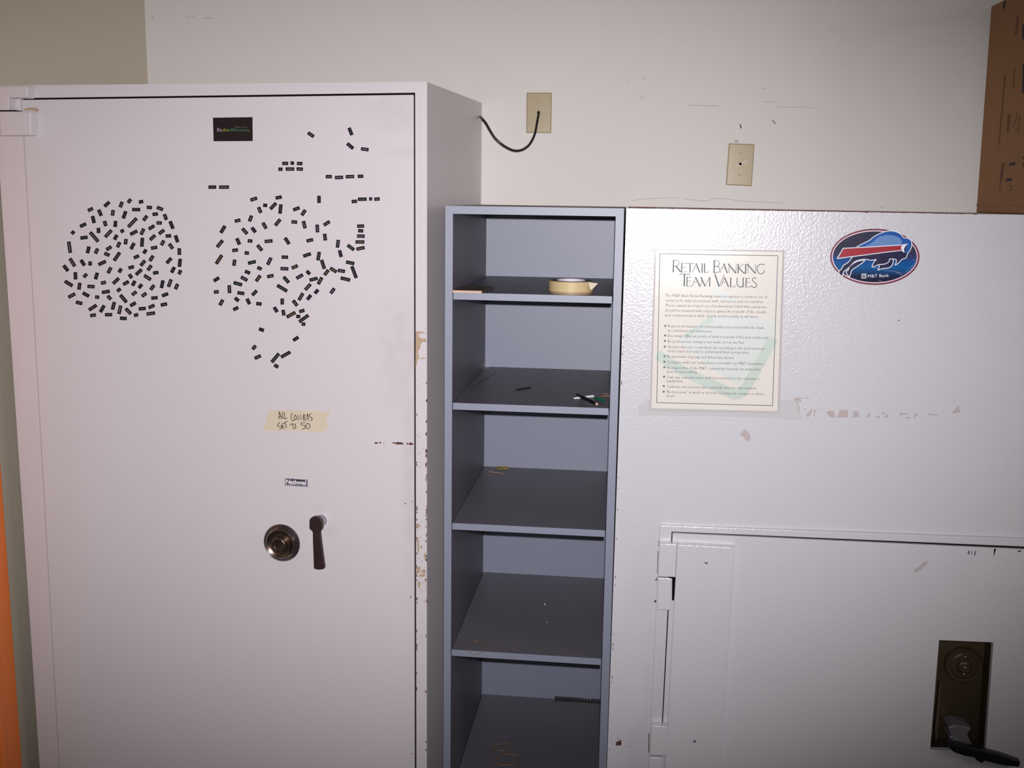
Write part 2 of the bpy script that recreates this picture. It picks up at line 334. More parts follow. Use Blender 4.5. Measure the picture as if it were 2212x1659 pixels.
# combination dial
def dial(pl, px, py, par):
    c = pl.at(px, py); n = pl.n
    d = MB(); d.lathe(c, n, [(.0496, 0), (.0505, .003), (.0500, .006), (.0465, .0095), (.0445, .0085), (.0425, .0105), (.0405, .0135), (.0392, .0145), (.0392, .012)], 64)
    d.build('dial_ring', M['steel'], par, smooth=True, angle=30)
    d = MB(); d.lathe(c, n, [(.0388, .008), (.0385, .0165), (.0370, .0178), (.031, .0135), (.0235, .0115), (.0215, .0125)], 64); face = d.build('dial_face', M['bronze'], par, smooth=True, angle=50)
    d = MB(); d.lathe(c, n, [(.0215, .0115), (.0205, .022), (.0195, .0262), (.0165, .0278), (.0125, .0265), (.010, .025), (.007, .0256), (.003, .0246), (.0, .0246)], 48); kn = d.build('dial_knob', M['bronze'], par, smooth=True, angle=50)
    d = MB()
    for k in range(40):
        t = 2*math.pi*k/40; ex, ez = pl.ex*math.cos(t)+pl.ez*math.sin(t), -pl.ex*math.sin(t)+pl.ez*math.cos(t); r1 = .0482; L = .0030 if k % 5 else .0045
        p = c+n*.0078; w = .00035; vs = [p+ex*(r1-L)-ez*w+n*.0016, p+ex*r1-ez*w, p+ex*r1+ez*w, p+ex*(r1-L)+ez*w+n*.0016]; d.add(vs, [(0, 1, 2, 3)])
    d.build('dial_marks', M['badge_rim'], face)
dial(A, 610, 1171.5, safe)
# handle: shaft standing out of the door, lever hanging from it
c = A.at(694, 1124); m = MB(); m.lathe(c, A.n, [(.0155, 0), (.0145, .002), (.0142, .030)], 40); m.build('handle_shaft', M['shaft'], safe, smooth=True)
hp = Q([(512, 800), (520, 765), (555, 735), (600, 722), (650, 730), (700, 762), (718, 800), (728, 920), (700, 955), (688, 985), (705, 1150), (735, 1380), (760, 1560), (740, 1580), (670, 1588), (605, 1578), (584, 1560), (578, 1350), (570, 1150), (567, 970), (540, 945), (512, 915)], (600, 1020), 7.54)
m = MB(); m.pslab(A, hp, .027, .038); m.build('handle_lever', M['handle'], safe, bevel=.0018)
# maker's badge
bq = Q([(118, 97), (490, 122), (490, 242), (118, 217)], (600, 1020), 7.54)
bd = MB(); bd.pslab(A, bq, 0, .0012); badge = bd.build('maker_badge', M['badge_rim'], safe, bevel=.0003)
bd = MB(); bd.pslab(A, Q([(126, 108), (474, 132), (474, 230), (126, 208)], (600, 1020), 7.54), .0012, .0014); bd.build('badge_field', M['badge'], badge)
bd = MB(); letter(bd, A, 'National', Q([(132, 184)], (600, 1020), 7.54)[0], Q([(462, 204)], (600, 1020), 7.54)[0], 9.2, .0017, bold=.035)
for k in range(22):
    x = 135+k*15; y = 197+(x-132)*.066
    if random.random() < .8: bd.pslab(A, Q([(x, y), (x+10, y+.6), (x+10, y+9), (x, y+8)], (600, 1020), 7.54), .0015, .0017)
bd.build('badge_lettering', M['white'], badge)

# masking tape note
tp = lambda pts: Q(pts, (550, 870), 12.289)
o = MB(); o.pslab(A, tp([(365, 185), (700, 192), (1100, 205), (1600, 222), (2025, 240), (1985, 300), (1945, 370), (1905, 450), (1880, 515), (1940, 560), (1985, 600), (1935, 650), (1870, 700), (1855, 775), (1300, 760), (760, 742), (215, 735), (255, 640), (275, 560), (330, 480), (295, 460), (335, 350)]), .0001, .0005)
note = o.build('masking_tape_note', M['mask']); tag(note, 'torn strip of cream masking tape with handwriting, stuck above the badge on the tall safe', 'tape note')
o = MB()
for st in ([(650, 240), (645, 440)], [(650, 240), (690, 320), (718, 435)], [(652, 375), (705, 350)], [(738, 240), (740, 405), (775, 412)], [(788, 252), (800, 428), (868, 412)],
           [(1000, 270), (972, 330), (970, 400), (995, 465), (1025, 482), (1052, 455)], [(1075, 325), (1052, 370), (1058, 430), (1090, 455), (1112, 425), (1100, 360), (1075, 325)],
           [(1150, 460), (1140, 310), (1185, 440), (1215, 305), (1245, 465)], [(1292, 310), (1300, 462)], [(1292, 310), (1345, 340), (1302, 382), (1352, 425), (1338, 462), (1300, 465)],
           [(1402, 290), (1385, 380), (1415, 478), (1430, 380), (1402, 290)], [(1505, 292), (1460, 312), (1468, 365), (1522, 410), (1520, 458), (1482, 468)],
           [(668, 518), (612, 592), (635, 632), (722, 622), (718, 662), (655, 706)], [(728, 572), (735, 680), (802, 655)], [(735, 622), (775, 612)], [(728, 562), (800, 528), (875, 488)], [(802, 535), (850, 660)],
           [(932, 595), (985, 560), (1080, 572)], [(1000, 575), (1035, 682)], [(1068, 575), (1095, 632), (1082, 678), (1040, 690)],
           [(1340, 525), (1222, 548), (1262, 598), (1330, 602), (1345, 650), (1312, 692), (1262, 696)], [(1402, 545), (1365, 600), (1378, 670), (1420, 685), (1466, 650), (1460, 582), (1402, 545)]):
    o.ribbon(A, tp(st), 16/12.289, .0005, .0007)
o.build('handwriting', M['ink'], note)

# ---------------------------------------------------------------- word magnets
# (x, y, length, tilt in degrees, word colour) in crops of the photograph
LC = [(573,325,90,26,'w'),(845,238,110,42,'g'),(1080,243,98,70,'w'),(1216,184,76,52,'w'),(1408,197,72,12,'b'),(1545,291,86,-4,'p'),(1718,308,108,-22,'w'),(730,378,112,-66,'p'),(942,379,95,83,'w'),(1135,412,128,70,'b'),(1327,326,132,-1,'g'),(1641,401,90,5,'p'),(1808,448,102,-68,'w'),(621,490,120,-77,'b'),(1477,467,100,53,'w'),(1265,541,200,46,'w'),(1910,580,135,-68,'b'),(452,583,108,24,'g'),(816,556,90,-74,'p'),(984,563,102,86,'b'),(1706,546,87,-1,'w'),(1580,620,108,31,'g'),(284,705,60,48,'b'),(706,670,86,-88,'b'),(869,722,155,47,'w'),(1097,680,60,28,'w'),(1287,707,130,27,'p'),(1430,690,110,65,'w'),(1745,695,108,37,'w'),(467,789,120,7,'b'),(635,777,205,-49,'w'),(990,783,90,62,'b'),(1598,787,115,42,'w'),(1858,760,92,2,'p'),(1993,808,122,-71,'b'),(1155,855,92,82,'w'),(1425,864,150,86,'b'),(1763,875,90,62,'w'),(228,947,190,-82,'w'),(1037,905,95,65,'w'),(1267,927,115,62,'b'),(1901,930,102,-54,'w'),(878,963,98,33,'w'),(1623,955,105,10,'p'),(536,990,115,77,'b'),(674,1010,92,65,'w'),(1471,1017,76,57,'b'),(2038,1018,112,-88,'p'),(845,1063,92,-22,'w'),(1010,1100,165,55,'p'),(1331,1105,92,24,'g')]
LC2 = [(1580,62,105,58,'w'),(275,128,155,-58,'w'),(168,224,120,-52,'b'),(446,134,112,-57,'b'),(568,146,70,90,'b'),(766,138,135,25,'p'),(888,258,108,62,'w'),(1063,262,76,60,'b'),(1245,210,92,15,'p'),(1437,140,112,50,'g'),(1868,100,115,48,'p'),(2046,135,135,84,'b'),(1548,218,102,55,'w'),(1371,288,130,43,'g'),(1934,252,105,62,'b'),(2047,290,76,66,'p'),(1650,299,90,8,'g'),(326,349,122,-88,'b'),(488,346,75,45,'w'),(672,353,115,74,'b'),(1233,356,80,-55,'p'),(1514,378,132,-33,'w'),(215,477,150,-32,'p'),(391,521,115,82,'p'),(787,463,82,15,'w'),(994,434,132,43,'p'),(1159,468,105,29,'p'),(1287,473,92,60,'b'),(1396,520,80,52,'b'),(1756,488,132,78,'b'),(1881,470,132,70,'w'),(1992,527,96,65,'w'),(583,526,118,-3,'w'),(1594,542,98,53,'w'),(265,675,125,28,'w'),(499,659,118,-29,'b'),(684,701,68,-5,'w'),(827,614,130,9,'g'),(1042,583,72,40,'w'),(1295,638,90,38,'w'),(1457,662,90,36,'w'),(884,709,82,-46,'w'),(1117,726,162,-50,'p'),(1803,662,108,20,'b'),(1628,714,105,5,'p'),(386,795,108,-14,'p'),(612,873,150,33,'p'),(768,893,128,60,'b'),(952,844,130,75,'g'),(1275,819,105,30,'p'),(1057,909,142,77,'w'),(1784,822,106,12,'p'),(1580,855,106,24,'p'),(1197,933,125,-45,'w'),(1427,891,115,5,'g'),(616,1000,95,9,'w'),(872,990,118,1,'g'),(1325,996,70,13,'w'),(1568,971,140,8,'w'),(1115,1051,112,-4,'g')]
R3 = [(1195,333,165,18,'w'),(1790,295,150,12,'p'),(1468,482,98,-6,'b'),(1337,594,150,-67,'w'),(1660,499,200,46,'p'),(1833,570,225,84,'b'),(1117,797,150,70,'w'),(808,847,138,14,'o'),(1768,890,190,51,'w'),(1452,968,165,-60,'w'),(980,1100,175,-48,'w'),(1193,1070,148,-53,'b'),(457,1057,195,58,'p'),(385,1400,212,50,'w'),(822,1345,165,-66,'p'),(1106,1333,112,-6,'w'),(1550,1338,190,5,'w'),(1990,1332,182,-56,'p')]
R5 = [(1337,60,175,-50,'o'),(748,117,138,8,'w'),(1028,184,105,-7,'w'),(365,338,250,57,'o'),(730,415,150,80,'w'),(1150,408,190,13,'g'),(1567,380,190,64,'w'),(1937,282,155,-2,'p'),(1331,548,112,-24,'o'),(1045,642,132,-23,'b'),(1928,558,188,-3,'w'),(965,797,175,-29,'w'),(1300,790,172,53,'o'),(1592,735,155,12,'w'),(1970,823,188,-48,'g'),(303,813,150,34,'b'),(815,918,210,-15,'g'),(1873,1025,278,-31,'g'),(612,1048,192,-87,'w'),(300,1113,115,9,'w'),(887,1142,165,-8,'g'),(1213,1137,155,46,'g'),(790,1293,122,-40,'b'),(1064,1340,148,-64,'b'),(420,1367,152,60,'w'),(1317,1397,130,-6,'p'),(1875,1342,145,90,'p'),(765,1512,132,27,'p')]
R6 = [(367,230,192,18,'g'),(643,257,208,81,'g'),(747,455,228,-72,'p'),(1163,198,170,-75,'b'),(1413,52,195,-36,'g'),(1645,72,200,12,'o'),(1397,417,205,-11,'g'),(1490,640,305,-69,'b'),(995,590,182,-32,'o'),(1187,610,175,-9,'w'),(830,650,155,52,'o'),(72,515,155,24,'o'),(396,650,112,-48,'b'),(190,745,178,30,'w'),(523,810,198,13,'g'),(677,848,188,61,'o'),(1283,805,235,-13,'p'),(387,995,192,47,'w'),(220,1227,195,60,'o'),(592,1105,122,48,'b'),(975,1088,152,54,'w'),(417,1242,142,51,'b'),(82,1380,165,-52,'w')]
R7 = [(1190,310,115,17,'g'),(638,282,125,-57,'b'),(803,347,122,-79,'p'),(962,390,208,29,'o'),(1113,426,85,-3,'p'),(1230,470,240,36,'g'),(1224,588,80,-2,'w'),(338,705,110,-20,'b'),(1062,897,132,34,'b'),(184,1080,102,52,'w'),(260,1282,140,24,'o'),(630,1300,238,50,'g'),(848,1230,225,29,'p'),(650,1472,96,-33,'p')]
R4 = [(652,340,175,-90,'b'),(112,565,162,19,'g'),(283,657,155,56,'o'),(62,880,135,-5,'w'),(300,945,182,-76,'w'),(612,1035,190,-87,'w'),(838,912,168,33,'o'),(795,1242,165,-84,'p'),(433,1318,160,13,'o'),(1103,1400,190,83,'w')]
P4 = [(1497,388,130,5,'p'),(1686,335,210,1,'g'),(1885,328,72,0,'b'),(2037,332,132,4,'w')]
S4 = [(1647,978,168,2,'p'),(1648,1090,125,-4,'g'),(1653,1217,182,-2,'w'),(1630,1357,212,0,'o')]
T3 = [(205,47,185,0,'p'),(485,47,235,0,'o')]
T8 = [(1335,282,85,-35,'w'),(1808,243,95,-68,'b'),(1805,417,95,-40,'b'),(1979,456,92,-8,'w')]
G8 = [(1028,625,72,0,'w'),(1113,621,42,0,'b'),(1201,626,66,-2,'o'),(971,694,50,0,'p'),(1085,692,102,0,'w'),(1202,692,76,-3,'w')]
F8 = [(1549,783,73,2,'w'),(1671,793,98,2,'w'),(1802,783,100,2,'w'),(1928,779,68,1,'g')]
mags = []
def take(lst, o, s, cl):
    for cx, cy, L, a, c in lst: mags.append((o[0]+cx/s, o[1]+cy/s, L/s, a, c, cl))
take(LC, (120, 410), 7.6276, 'disc'); take(LC2, (120, 550), 7.6276, 'disc')
take(R3, (440, 400), 11.06, 'cloud'); take(R5, (440, 530), 11.06, 'cloud'); take(R6, (630, 530), 11.06, 'cloud'); take(R4, (630, 400), 11.06, 'cloud')
take(R7[:7], (530, 640), 9.76, 'cloud'); take(R7[7:], (530, 640), 9.76, 'tail')
take(P4, (630, 400), 11.06, 'phrase'); take(S4, (630, 400), 11.06, 'stack'); take(T3, (440, 400), 11.06, 'pair'); take(T8, (430, 240), 5.53, 'top'); take(G8, (430, 240), 5.53, 'block'); take(F8, (430, 240), 5.53, 'row')
def length_word(L): return 'tiny' if L < 9.2 else 'short' if L < 12.6 else 'medium' if L < 15.8 else 'long' if L < 19.5 else 'extra-long'
def tilt_word(a):
    a = (a+90) % 180-90
    if abs(a) < 9: return 'level'
    if abs(a) > 81: return 'upright'
    s = 'right' if a > 0 else 'left'; a = abs(a)
    return ('slightly rising %s' if a < 24 else 'slanting %s' if a < 40 else 'diagonal %s' if a < 56 else 'steep %s' if a < 68 else 'nearly upright %s') % s
CLOCK = ['twelve', 'one', 'two', 'three', 'four', 'five', 'six', 'seven', 'eight', 'nine', 'ten', 'eleven']
CN = {'w': 'white', 'p': 'pink', 'o': 'orange', 'g': 'green', 'b': 'blue-grey'}
def cluster_label(mg, cx, cy, rx, ry, name):
    x, y, L, a, c, cl = mg; dx, dy = (x-cx)/rx, (y-cy)/ry; r = math.hypot(dx, dy); k = CLOCK[int(round(math.degrees(math.atan2(dx, -dy))/30)) % 12]
    ring = 'rim' if r > .84 else 'outer part' if r > .6 else 'middle' if r > .32 else 'centre'
    return "%s magnet, %s, %s word, %s o'clock, %s of %s" % (length_word(L), tilt_word(a), CN[c], k, ring, name)
labels = []
for g in mags:
    x, y, L, a, c, cl = g
    if cl == 'disc': l = cluster_label(g, 265, 560, 130, 128, 'round cluster')
    elif cl == 'cloud': l = cluster_label(g, 612, 560, 165, 135, 'irregular cluster')
    else: l = None
    labels.append(l)
def order(cl): return [i for i, g in enumerate(mags) if g[5] == cl]
for cl, txt in (('phrase', ['slightly lower first magnet of the four-magnet phrase right of the scattered cluster', 'longest magnet of the four-magnet phrase right of the scattered cluster', 'tiny square third magnet of the four-magnet phrase right of the scattered cluster', 'last magnet, white word, of the four-magnet phrase near the door edge']),
                ('stack', ['topmost of four black word magnets stacked at right of the scattered cluster', 'short green-word magnet, second down in the stack of four at right', 'white-word magnet, third down in the stack of four at right', 'lowest and longest of four stacked word magnets at right, orange word']),
                ('pair', ['left magnet of the level pair under the black slogan card', 'right, longer magnet of the level pair under the black slogan card']),
                ('top', ['lone slanting black word magnet right of the black slogan card', 'steeply tilted black word magnet, topmost on the safe door', 'diagonal black word magnet left of its level neighbour near the door top', 'nearly level black magnet with white word, rightmost near the door top']),
                ('block', ['left magnet in upper row of the six-magnet block below the card', 'tiny middle magnet in upper row of the six-magnet block', 'orange-word right magnet in upper row of the six-magnet block', 'short pink-word left magnet in lower row of the six-magnet block', 'longest middle magnet in lower row of the six-magnet block', 'right white-word magnet in lower row of the six-magnet block']),
                ('row', ['leftmost magnet in the level row of four above the scattered cluster', 'second magnet, sitting slightly low, in the level row of four', 'third and longest magnet in the level row of four', 'rightmost green-word magnet in the level row of four']),
                ('tail', ['short blue-grey magnet tilted left, highest of the sparse tail under the cluster', 'black magnet slanting right, alone at the right of the sparse tail', 'short white-word magnet at the left of the sparse tail', 'orange-word magnet at lower left of the sparse tail', 'long diagonal green-word magnet near the bottom of the sparse tail', 'long pink-word magnet touching the long diagonal one at the tail bottom', 'tiny pink-word magnet, lowest of all on the safe door'])):
    for i, t in zip(order(cl), txt): labels[i] = t
# anything still shared is told apart by its place within the pair
from collections import defaultdict
dd = defaultdict(list)
for i, l in enumerate(labels): dd[l].append(i)
for l, ids in dd.items():
    if len(ids) > 1:
        xs = [mags[i][0] for i in ids]; ys = [mags[i][1] for i in ids]; vert = max(ys)-min(ys) > max(xs)-min(xs)
        ids = sorted(ids, key=lambda i: mags[i][1] if vert else mags[i][0]); names = {2: ('upper', 'lower') if vert else ('left', 'right'), 3: ('upper', 'middle', 'lower') if vert else ('left', 'middle', 'right')}[len(ids)]
        for i, nm in zip(ids, names): labels[i] = nm+' '+l
GR = {'disc': 'word magnets in the round left cluster', 'cloud': 'word magnets in the irregular right cluster', 'tail': 'word magnets in the sparse tail', 'phrase': 'word magnets in the right phrase', 'stack': 'word magnets in the stack of four', 'pair': 'word magnets in the level pair', 'top': 'loose word magnets near the door top', 'block': 'word magnets in the six-magnet block', 'row': 'word magnets in the row of four'}
seen = []
for g, lab in zip(mags, labels):
    x, y, L, a, c, cl = g; T = 7.6; ca, sa = math.cos(math.radians(a)), -math.sin(math.radians(a))
    def R2(u, v): return (x+u*ca-v*sa, y+u*sa+v*ca)
    cen = A.at(x, y, .0004); me = MB(); lift = .0001
    for q in seen:   # a magnet that laps over its neighbour rides on it
        if math.hypot(q[0]-x, q[1]-y) < (L+q[2])*.42 and math.hypot(q[0]-x, q[1]-y) < 14: lift = .0001
    seen.append((x, y, L))
    me.pslab(A, [R2(-L/2, -T/2), R2(L/2, -T/2), R2(L/2, T/2), R2(-L/2, T/2)], lift, lift+.0008)
    mo = me.build('word_magnet', M['magnet'], origin=cen); tag(mo, lab, 'magnet', GR[cl])
    wd_ = MB(); inner = max(2.0, L-5.2); n = max(1, int(inner/1.75)); pitch = inner/n
    for k in range(n):
        u = -inner/2+(k+.1)*pitch; hh = random.choice((1.5, 1.5, 1.5, 2.2)); up = random.choice((0, 0, .3, -.3)); up2 = 1.05
        wd_.pslab(A, [R2(u, up2-hh), R2(u+pitch*.78, up2-hh+up*.3), R2(u+pitch*.78, up2), R2(u, up2)], lift+.0008, lift+.0009)
    wd_.build('printed_word', M['w'+c], mo, origin=cen)
# slogan card
cq = Q([(200, 185), (1912, 160), (1922, 1200), (228, 1210)], (450, 245), 20.11)
o = MB(); o.pslab(A, cq, .0001, .0012); cardm = o.build('slogan_card', mat('card_black', (30, 20, 22), .5, spec=.3)); tag(cardm, 'black rectangular magnet card reading Be the difference, near the top of the safe door', 'magnet card')
for nm, txt, a_, b_, cap, cc in (('slogan_white', 'Be', (385, 790), (600, 788), 165, (150, 124, 136)), ('slogan_lime', 'the', (622, 788), (888, 782), 150, (122, 138, 50)), ('slogan_green', 'difference', (905, 780), (1700, 778), 150, (52, 98, 76))):
    o = MB(); letter(o, A, txt, Q([a_], (450, 245), 20.11)[0], Q([b_], (450, 245), 20.11)[0], cap/20.11, .00135, bold=.01); o.build(nm, mat(nm, cc, .5), cardm)
o = MB(); o.pslab(A, Q([(1725, 730), (1770, 730), (1770, 775), (1725, 775)], (450, 245), 20.11), .0012, .00135)
o.build('slogan_dot', mat('slogan_orange', (170, 120, 60), .5), cardm)
o = MB()
for x0_, w_ in ((1190, 26), (1225, 22), (1255, 26), (1300, 16), (1330, 16), (1362, 16), (1430, 26), (1465, 22), (1510, 14), (1545, 16), (1580, 14), (1620, 16), (1655, 14), (1688, 14)): o.pslab(A, Q([(x0_, 585), (x0_+w_, 585), (x0_+w_, 612), (x0_, 612)], (450, 245), 20.11), .0012, .00135)
o.build('small_print', mat('small_print', (132, 100, 104), .5), cardm)

# ---------------------------------------------------------------- grey shelf unit
xl, xr, yf, yb, zt = -.44385, -.0258, -.60448, -.03, HC-.01944
TH = .0185; zs = [HC-.22315, HC-.49062, HC-.7936, HC-1.12614, HC-1.52506]
sh = tag(empty('shelf_unit', ((xl+xr)/2, (yf+yb)/2, 0)), 'narrow open grey laminate shelf unit standing between the two white safes', 'shelf unit')
m = MB(); m.box((xl, yf, 0), (xl+TH, -.006, zt-TH)); m.build('side_panel', [M['greydk']], sh, bevel=.0006)
m = MB(); m.box((xr-TH, yf, 0), (xr, -.006, zt-TH)); m.build('side_panel', [M['greydk']], sh, bevel=.0006)
m = MB(); m.box((xl, yf, zt-TH), (xr, -.006, zt)); m.build('top_panel', mat('dusty_laminate', (158, 146, 142), .8, spec=.15, var=.08, vscale=14), sh, bevel=.0006)
m = MB(); m.box((xl+TH, yb, 0), (xr-TH, -.012, zt-TH)); m.build('back_panel', M['grey'], sh)
m = MB(); m.box((xl, yf-.0012, 0), (xl+TH, yf-.0001, zt)); m.build('edge_banding', M['grey'], sh)
m = MB(); m.box((xr-TH, yf-.0012, 0), (xr, yf-.0001, zt)); m.build('edge_banding', M['grey'], sh)
m = MB(); m.box((xl+TH, yf-.0012, zt-TH), (xr-TH, yf-.0001, zt)); m.build('edge_banding', M['grey'], sh)
for i, z in enumerate(zs):
    m = MB(); m.box((xl+TH+.0015, yf+.003, z-.0165), (xr-TH-.003, yb-.0005, z)); s = m.build('shelf', M['greydk'], sh, bevel=.0004)
    m = MB(); m.box((xl+TH+.0015, yf+.0015, z-.0165), (xr-TH-.003, yf+.0028, z)); m.build('edge_banding', M['grey'], s)
def S(i): return Flat(zs[i])
# metal bracket at the back of the second shelf
m = MB(); c = S(1).at(1048, 795); m.box((xl+TH+.001, yb-.016, zs[1]+.0003), (xl+TH+.014, yb-.004, zs[1]+.0018)); m.box((xl+TH+.0003, yb-.014, zs[1]+.0003), (xl+TH+.0018, yb-.006, zs[1]+.016))
m.build('shelf_bracket', M['chrome'], sh, bevel=.0004)
m = MB(); m.ribbon(S(1), [(1020, 836), (1040, 824), (1060, 812), (1073, 804)], 1.6, .0001, .0004); m.ribbon(S(2), [(1028, 1035), (1036, 1030), (1043, 1026)], 1.6, .0001, .0004); m.build('scratch', M['board'], sh)
for x_, y_, i, r in ((1177, 1306, 3, .0022), (1182, 1345, 3, .0013)):
    c = S(i).at(x_, y_); m = MB(); m.lathe(c, (0, 0, 1), [(0, 0), (r, 0.0002), (r*.9, r), (r*.3, r*1.5), (0, r*1.5)], 8); o = m.build('paper_crumb', M['white'], smooth=True)
    tag(o, 'larger white crumb in the middle of the fourth shelf down' if r > .002 else 'smaller white crumb nearer the front of the fourth shelf down', 'crumb')

# things on the shelves
pl = S(0); a_, b_ = pl.at(1183.5, 634), pl.at(1281, 636); R_ = (b_-a_).length/2; c = Vector(((a_.x+b_.x)/2, yf+.006+R_, zs[0]))
roll = tag(empty('tape_roll', c), 'thick roll of tan masking tape lying flat on the top shelf', 'tape roll'); hgt = .0305
m = MB(); m.lathe(c, (0, 0, 1), [(R_*.66, .0055), (R_-.001, .0055), (R_, .0065), (R_, hgt-.001), (R_-.0008, hgt), (R_*.66, hgt), (R_*.66, .0055)], 72, 0); m.build('tape_band', M['tapec'], roll, smooth=True, angle=30)
m = MB(); m.lathe(c, (0, 0, 1), [(R_*.66, .0002), (R_-.0018, .0002), (R_-.0012, .001), (R_-.0012, .0054), (R_*.66, .0054)], 72, 0); m.build('tape_lower_band', mat('tape_shadowed', (150, 126, 100), .5), roll, smooth=True, angle=30)  # shade at the roll's foot painted as a darker tan band
m = MB(); m.lathe(c+Vector((0, 0, hgt)), (0, 0, 1), [(R_*.67, .0002), (R_*.96, .0002), (R_*.96, .0006), (R_*.67, .0006)], 72, 0); m.build('tape_side', M['tapeside'], roll, smooth=True, angle=30)
m = MB(); m.lathe(c, (0, 0, 1), [(R_*.62, .0005), (R_*.655, .0005), (R_*.655, hgt+.002), (R_*.62, hgt+.002), (R_*.62, .0005)], 72, 0); m.build('core', M['core'], roll, smooth=True, angle=30)
pv = Plane((0, c.y-R_*.62, 0), 0)
m = MB(); fp = [pv.at(*p) for p in Q([(1640, 450), (1940, 470), (1890, 530), (1800, 620), (1730, 690), (1690, 640)], (1160, 580), 14.747)]
m.add([p for p in fp]+[p+Vector((0, .0004, 0)) for p in fp], [list(range(6)), list(range(11, 5, -1))]+[(i, 6+i, 6+(i+1) % 6, (i+1) % 6) for i in range(6)]); m.build('loose_end', M['mask'], roll)
# hardboard offcut
m = MB(); z0 = zs[0]; f0 = [S(0).at(977.5, 634), S(0).at(1040, 634)]; xa = xl+TH+.001; xb = f0[1].x; ya = yf-.002
top_ = [(xa, ya), (xb, ya), (xb+.012, ya+.14), (xa+.001, ya+.15)]
vs = [Vector((x, y, z0+.0004)) for x, y in top_]+[Vector((x, y, z0+.0056)) for x, y in top_]
m.add(vs, [(3, 2, 1, 0), (4, 5, 6, 7), (1, 2, 6, 5), (2, 3, 7, 6), (3, 0, 4, 7)], 0); m.add([vs[0], vs[1], vs[5], vs[4]], [(0, 1, 2, 3)], 1)
off = m.build('hardboard_offcut', [M['board'], M['boardedge']]); tag(off, 'thin dark hardboard offcut with pale raw edge at the left of the top shelf', 'board')
# second shelf: marker, white pen, green cap, band, small dark pen
def lying(name, i, p0, p1, r, mt, label, cat, prof=None, parent=None, lift=0):
    a, b = S(i).at(*p0), S(i).at(*p1); up = Vector((0, 0, (max(r) if isinstance(r, list) else r)+.0002+lift)); m = MB()
    if isinstance(r, list): n = len(r); m.tube([a+up+(b-a)*(k/(n-1)) for k in range(n)], r, 14)
    else: m.tube([a+up, b+up], r, 14)
    o = m.build(name, mt, parent, smooth=True, angle=50)
    return tag(o, label, cat) if label else o
mr = lying('marker_pen', 1, (1246, 861), (1288, 882), [.0030, .0045, .0046, .0046, .0046, .0046, .0044], M['black'], 'black marker pen lying across the white pen on the second shelf', 'pen', lift=.006)
a, b = S(1).at(1246, 861), S(1).at(1288, 882); d = (b-a).normalized(); up = Vector((0, 0, .0108))
m = MB(); m.tube([b+up, b+up+d*.003], .0034, 12); m.build('pen_tip', mat('pen_tip', (180, 150, 140), .5), mr, smooth=True)
lying('white_pen', 1, (1240, 863), (1282, 858), [.0018, .0026, .0028, .0028, .0028, .0028], mat('white_plastic', (232, 232, 236), .25), 'white plastic pen lying under the black marker on the second shelf', 'pen')
lying('green_pen_cap', 1, (1284, 863), (1305, 869), [.0022, .0034, .0036, .0030, .0026], M['greenp'], 'small green plastic pen cap beside the black marker on the second shelf', 'pen cap')
o = lying('small_pen', 1, (1114, 843.5), (1146, 838), [.0014, .0017, .0017, .0017, .0015], M['black'], 'thin short dark pen piece alone at the middle of the second shelf', 'pen')
for p in ((1114, 843.5), (1146, 838)):
    c = S(1).at(*p)+Vector((0, 0, .0018)); m = MB(); m.lathe(c-Vector((0, 0, .0014)), (0, 0, 1), [(0, 0), (.0013, .0006), (.0016, .0014), (.0012, .0024), (0, .0029)], 10); m.build('metal_tip', M['chrome'], o, smooth=True)
def band(name, i, pts, r, mt, label, closed=True):
    m = MB(); P = [S(i).at(x, y)+Vector((0, 0, r+.0002)) for x, y in pts]
    k = []; n = len(P)
    for j in range(n if closed else n-1):
        p0, p1, p2, p3 = P[(j-1) % n if closed else max(j-1, 0)], P[j], P[(j+1) % n], P[(j+2) % n if closed else min(j+2, n-1)]
        for t in (0, .25, .5, .75): k.append(.5*((2*p1)+(p2-p0)*t+(2*p0-5*p1+4*p2-p3)*t*t+(3*p1-p0-3*p2+p3)*t**3))
    if not closed: k.append(P[-1])
    m.tube(k, r, 6, closed=closed); return tag(m.build(name, mt, smooth=True), label, 'rubber band')
band('rubber_band', 1, [(1299, 854), (1306, 851.5), (1312, 851.5), (1318, 855), (1321, 858.5), (1316, 856), (1309, 856), (1302, 856.5)], .0008, M['rubber'], 'tan rubber band at the right end of the second shelf')
band('rubber_band', 2, [(1073, 1012), (1078, 1009.5), (1088, 1009.5), (1097, 1011.5), (1097, 1013.5), (1086, 1013.5), (1077, 1014.5)], .0016, M['yellow'], 'yellow rubber band at the back of the third shelf')
band('rubber_band', 2, [(1057, 1020), (1068, 1021), (1080, 1023), (1089, 1025)], .0009, M['rubber'], 'pinkish opened rubber band in front of the yellow one, third shelf', closed=False)
# band hanging over the lip of the fourth shelf
m = MB(); zc = zs[3]; cx_, cy_ = 1030.5, 1399.5; P = []
for k in range(40):
    t = 2*math.pi*k/40; px, py = cx_+18.5*math.cos(t), cy_+14*math.sin(t)-2*math.cos(t)*math.sin(t)
    w = S(3).at(px, py)
    if w.y > yf+.0005: w = w+Vector((0, 0, .0009))
    else: w = Plane((0, yf-.0006, 0), 0).at(px, py); w.z = min(w.z, zc+.0009)
    P.append(w)
m.tube(P, .0007, 6, closed=True); tag(m.build('rubber_band', M['rubber2'], smooth=True), 'round orange rubber band lapping over the front lip of the fourth shelf', 'rubber band')
band('rubber_band', 4, [(1071, 1642), (1080, 1633), (1096, 1629), (1112, 1632), (1120, 1636), (1114, 1648), (1100, 1653), (1084, 1653), (1072, 1649)], .0012, M['rubber2'], 'orange rubber band loop near the front of the bottom shelf')
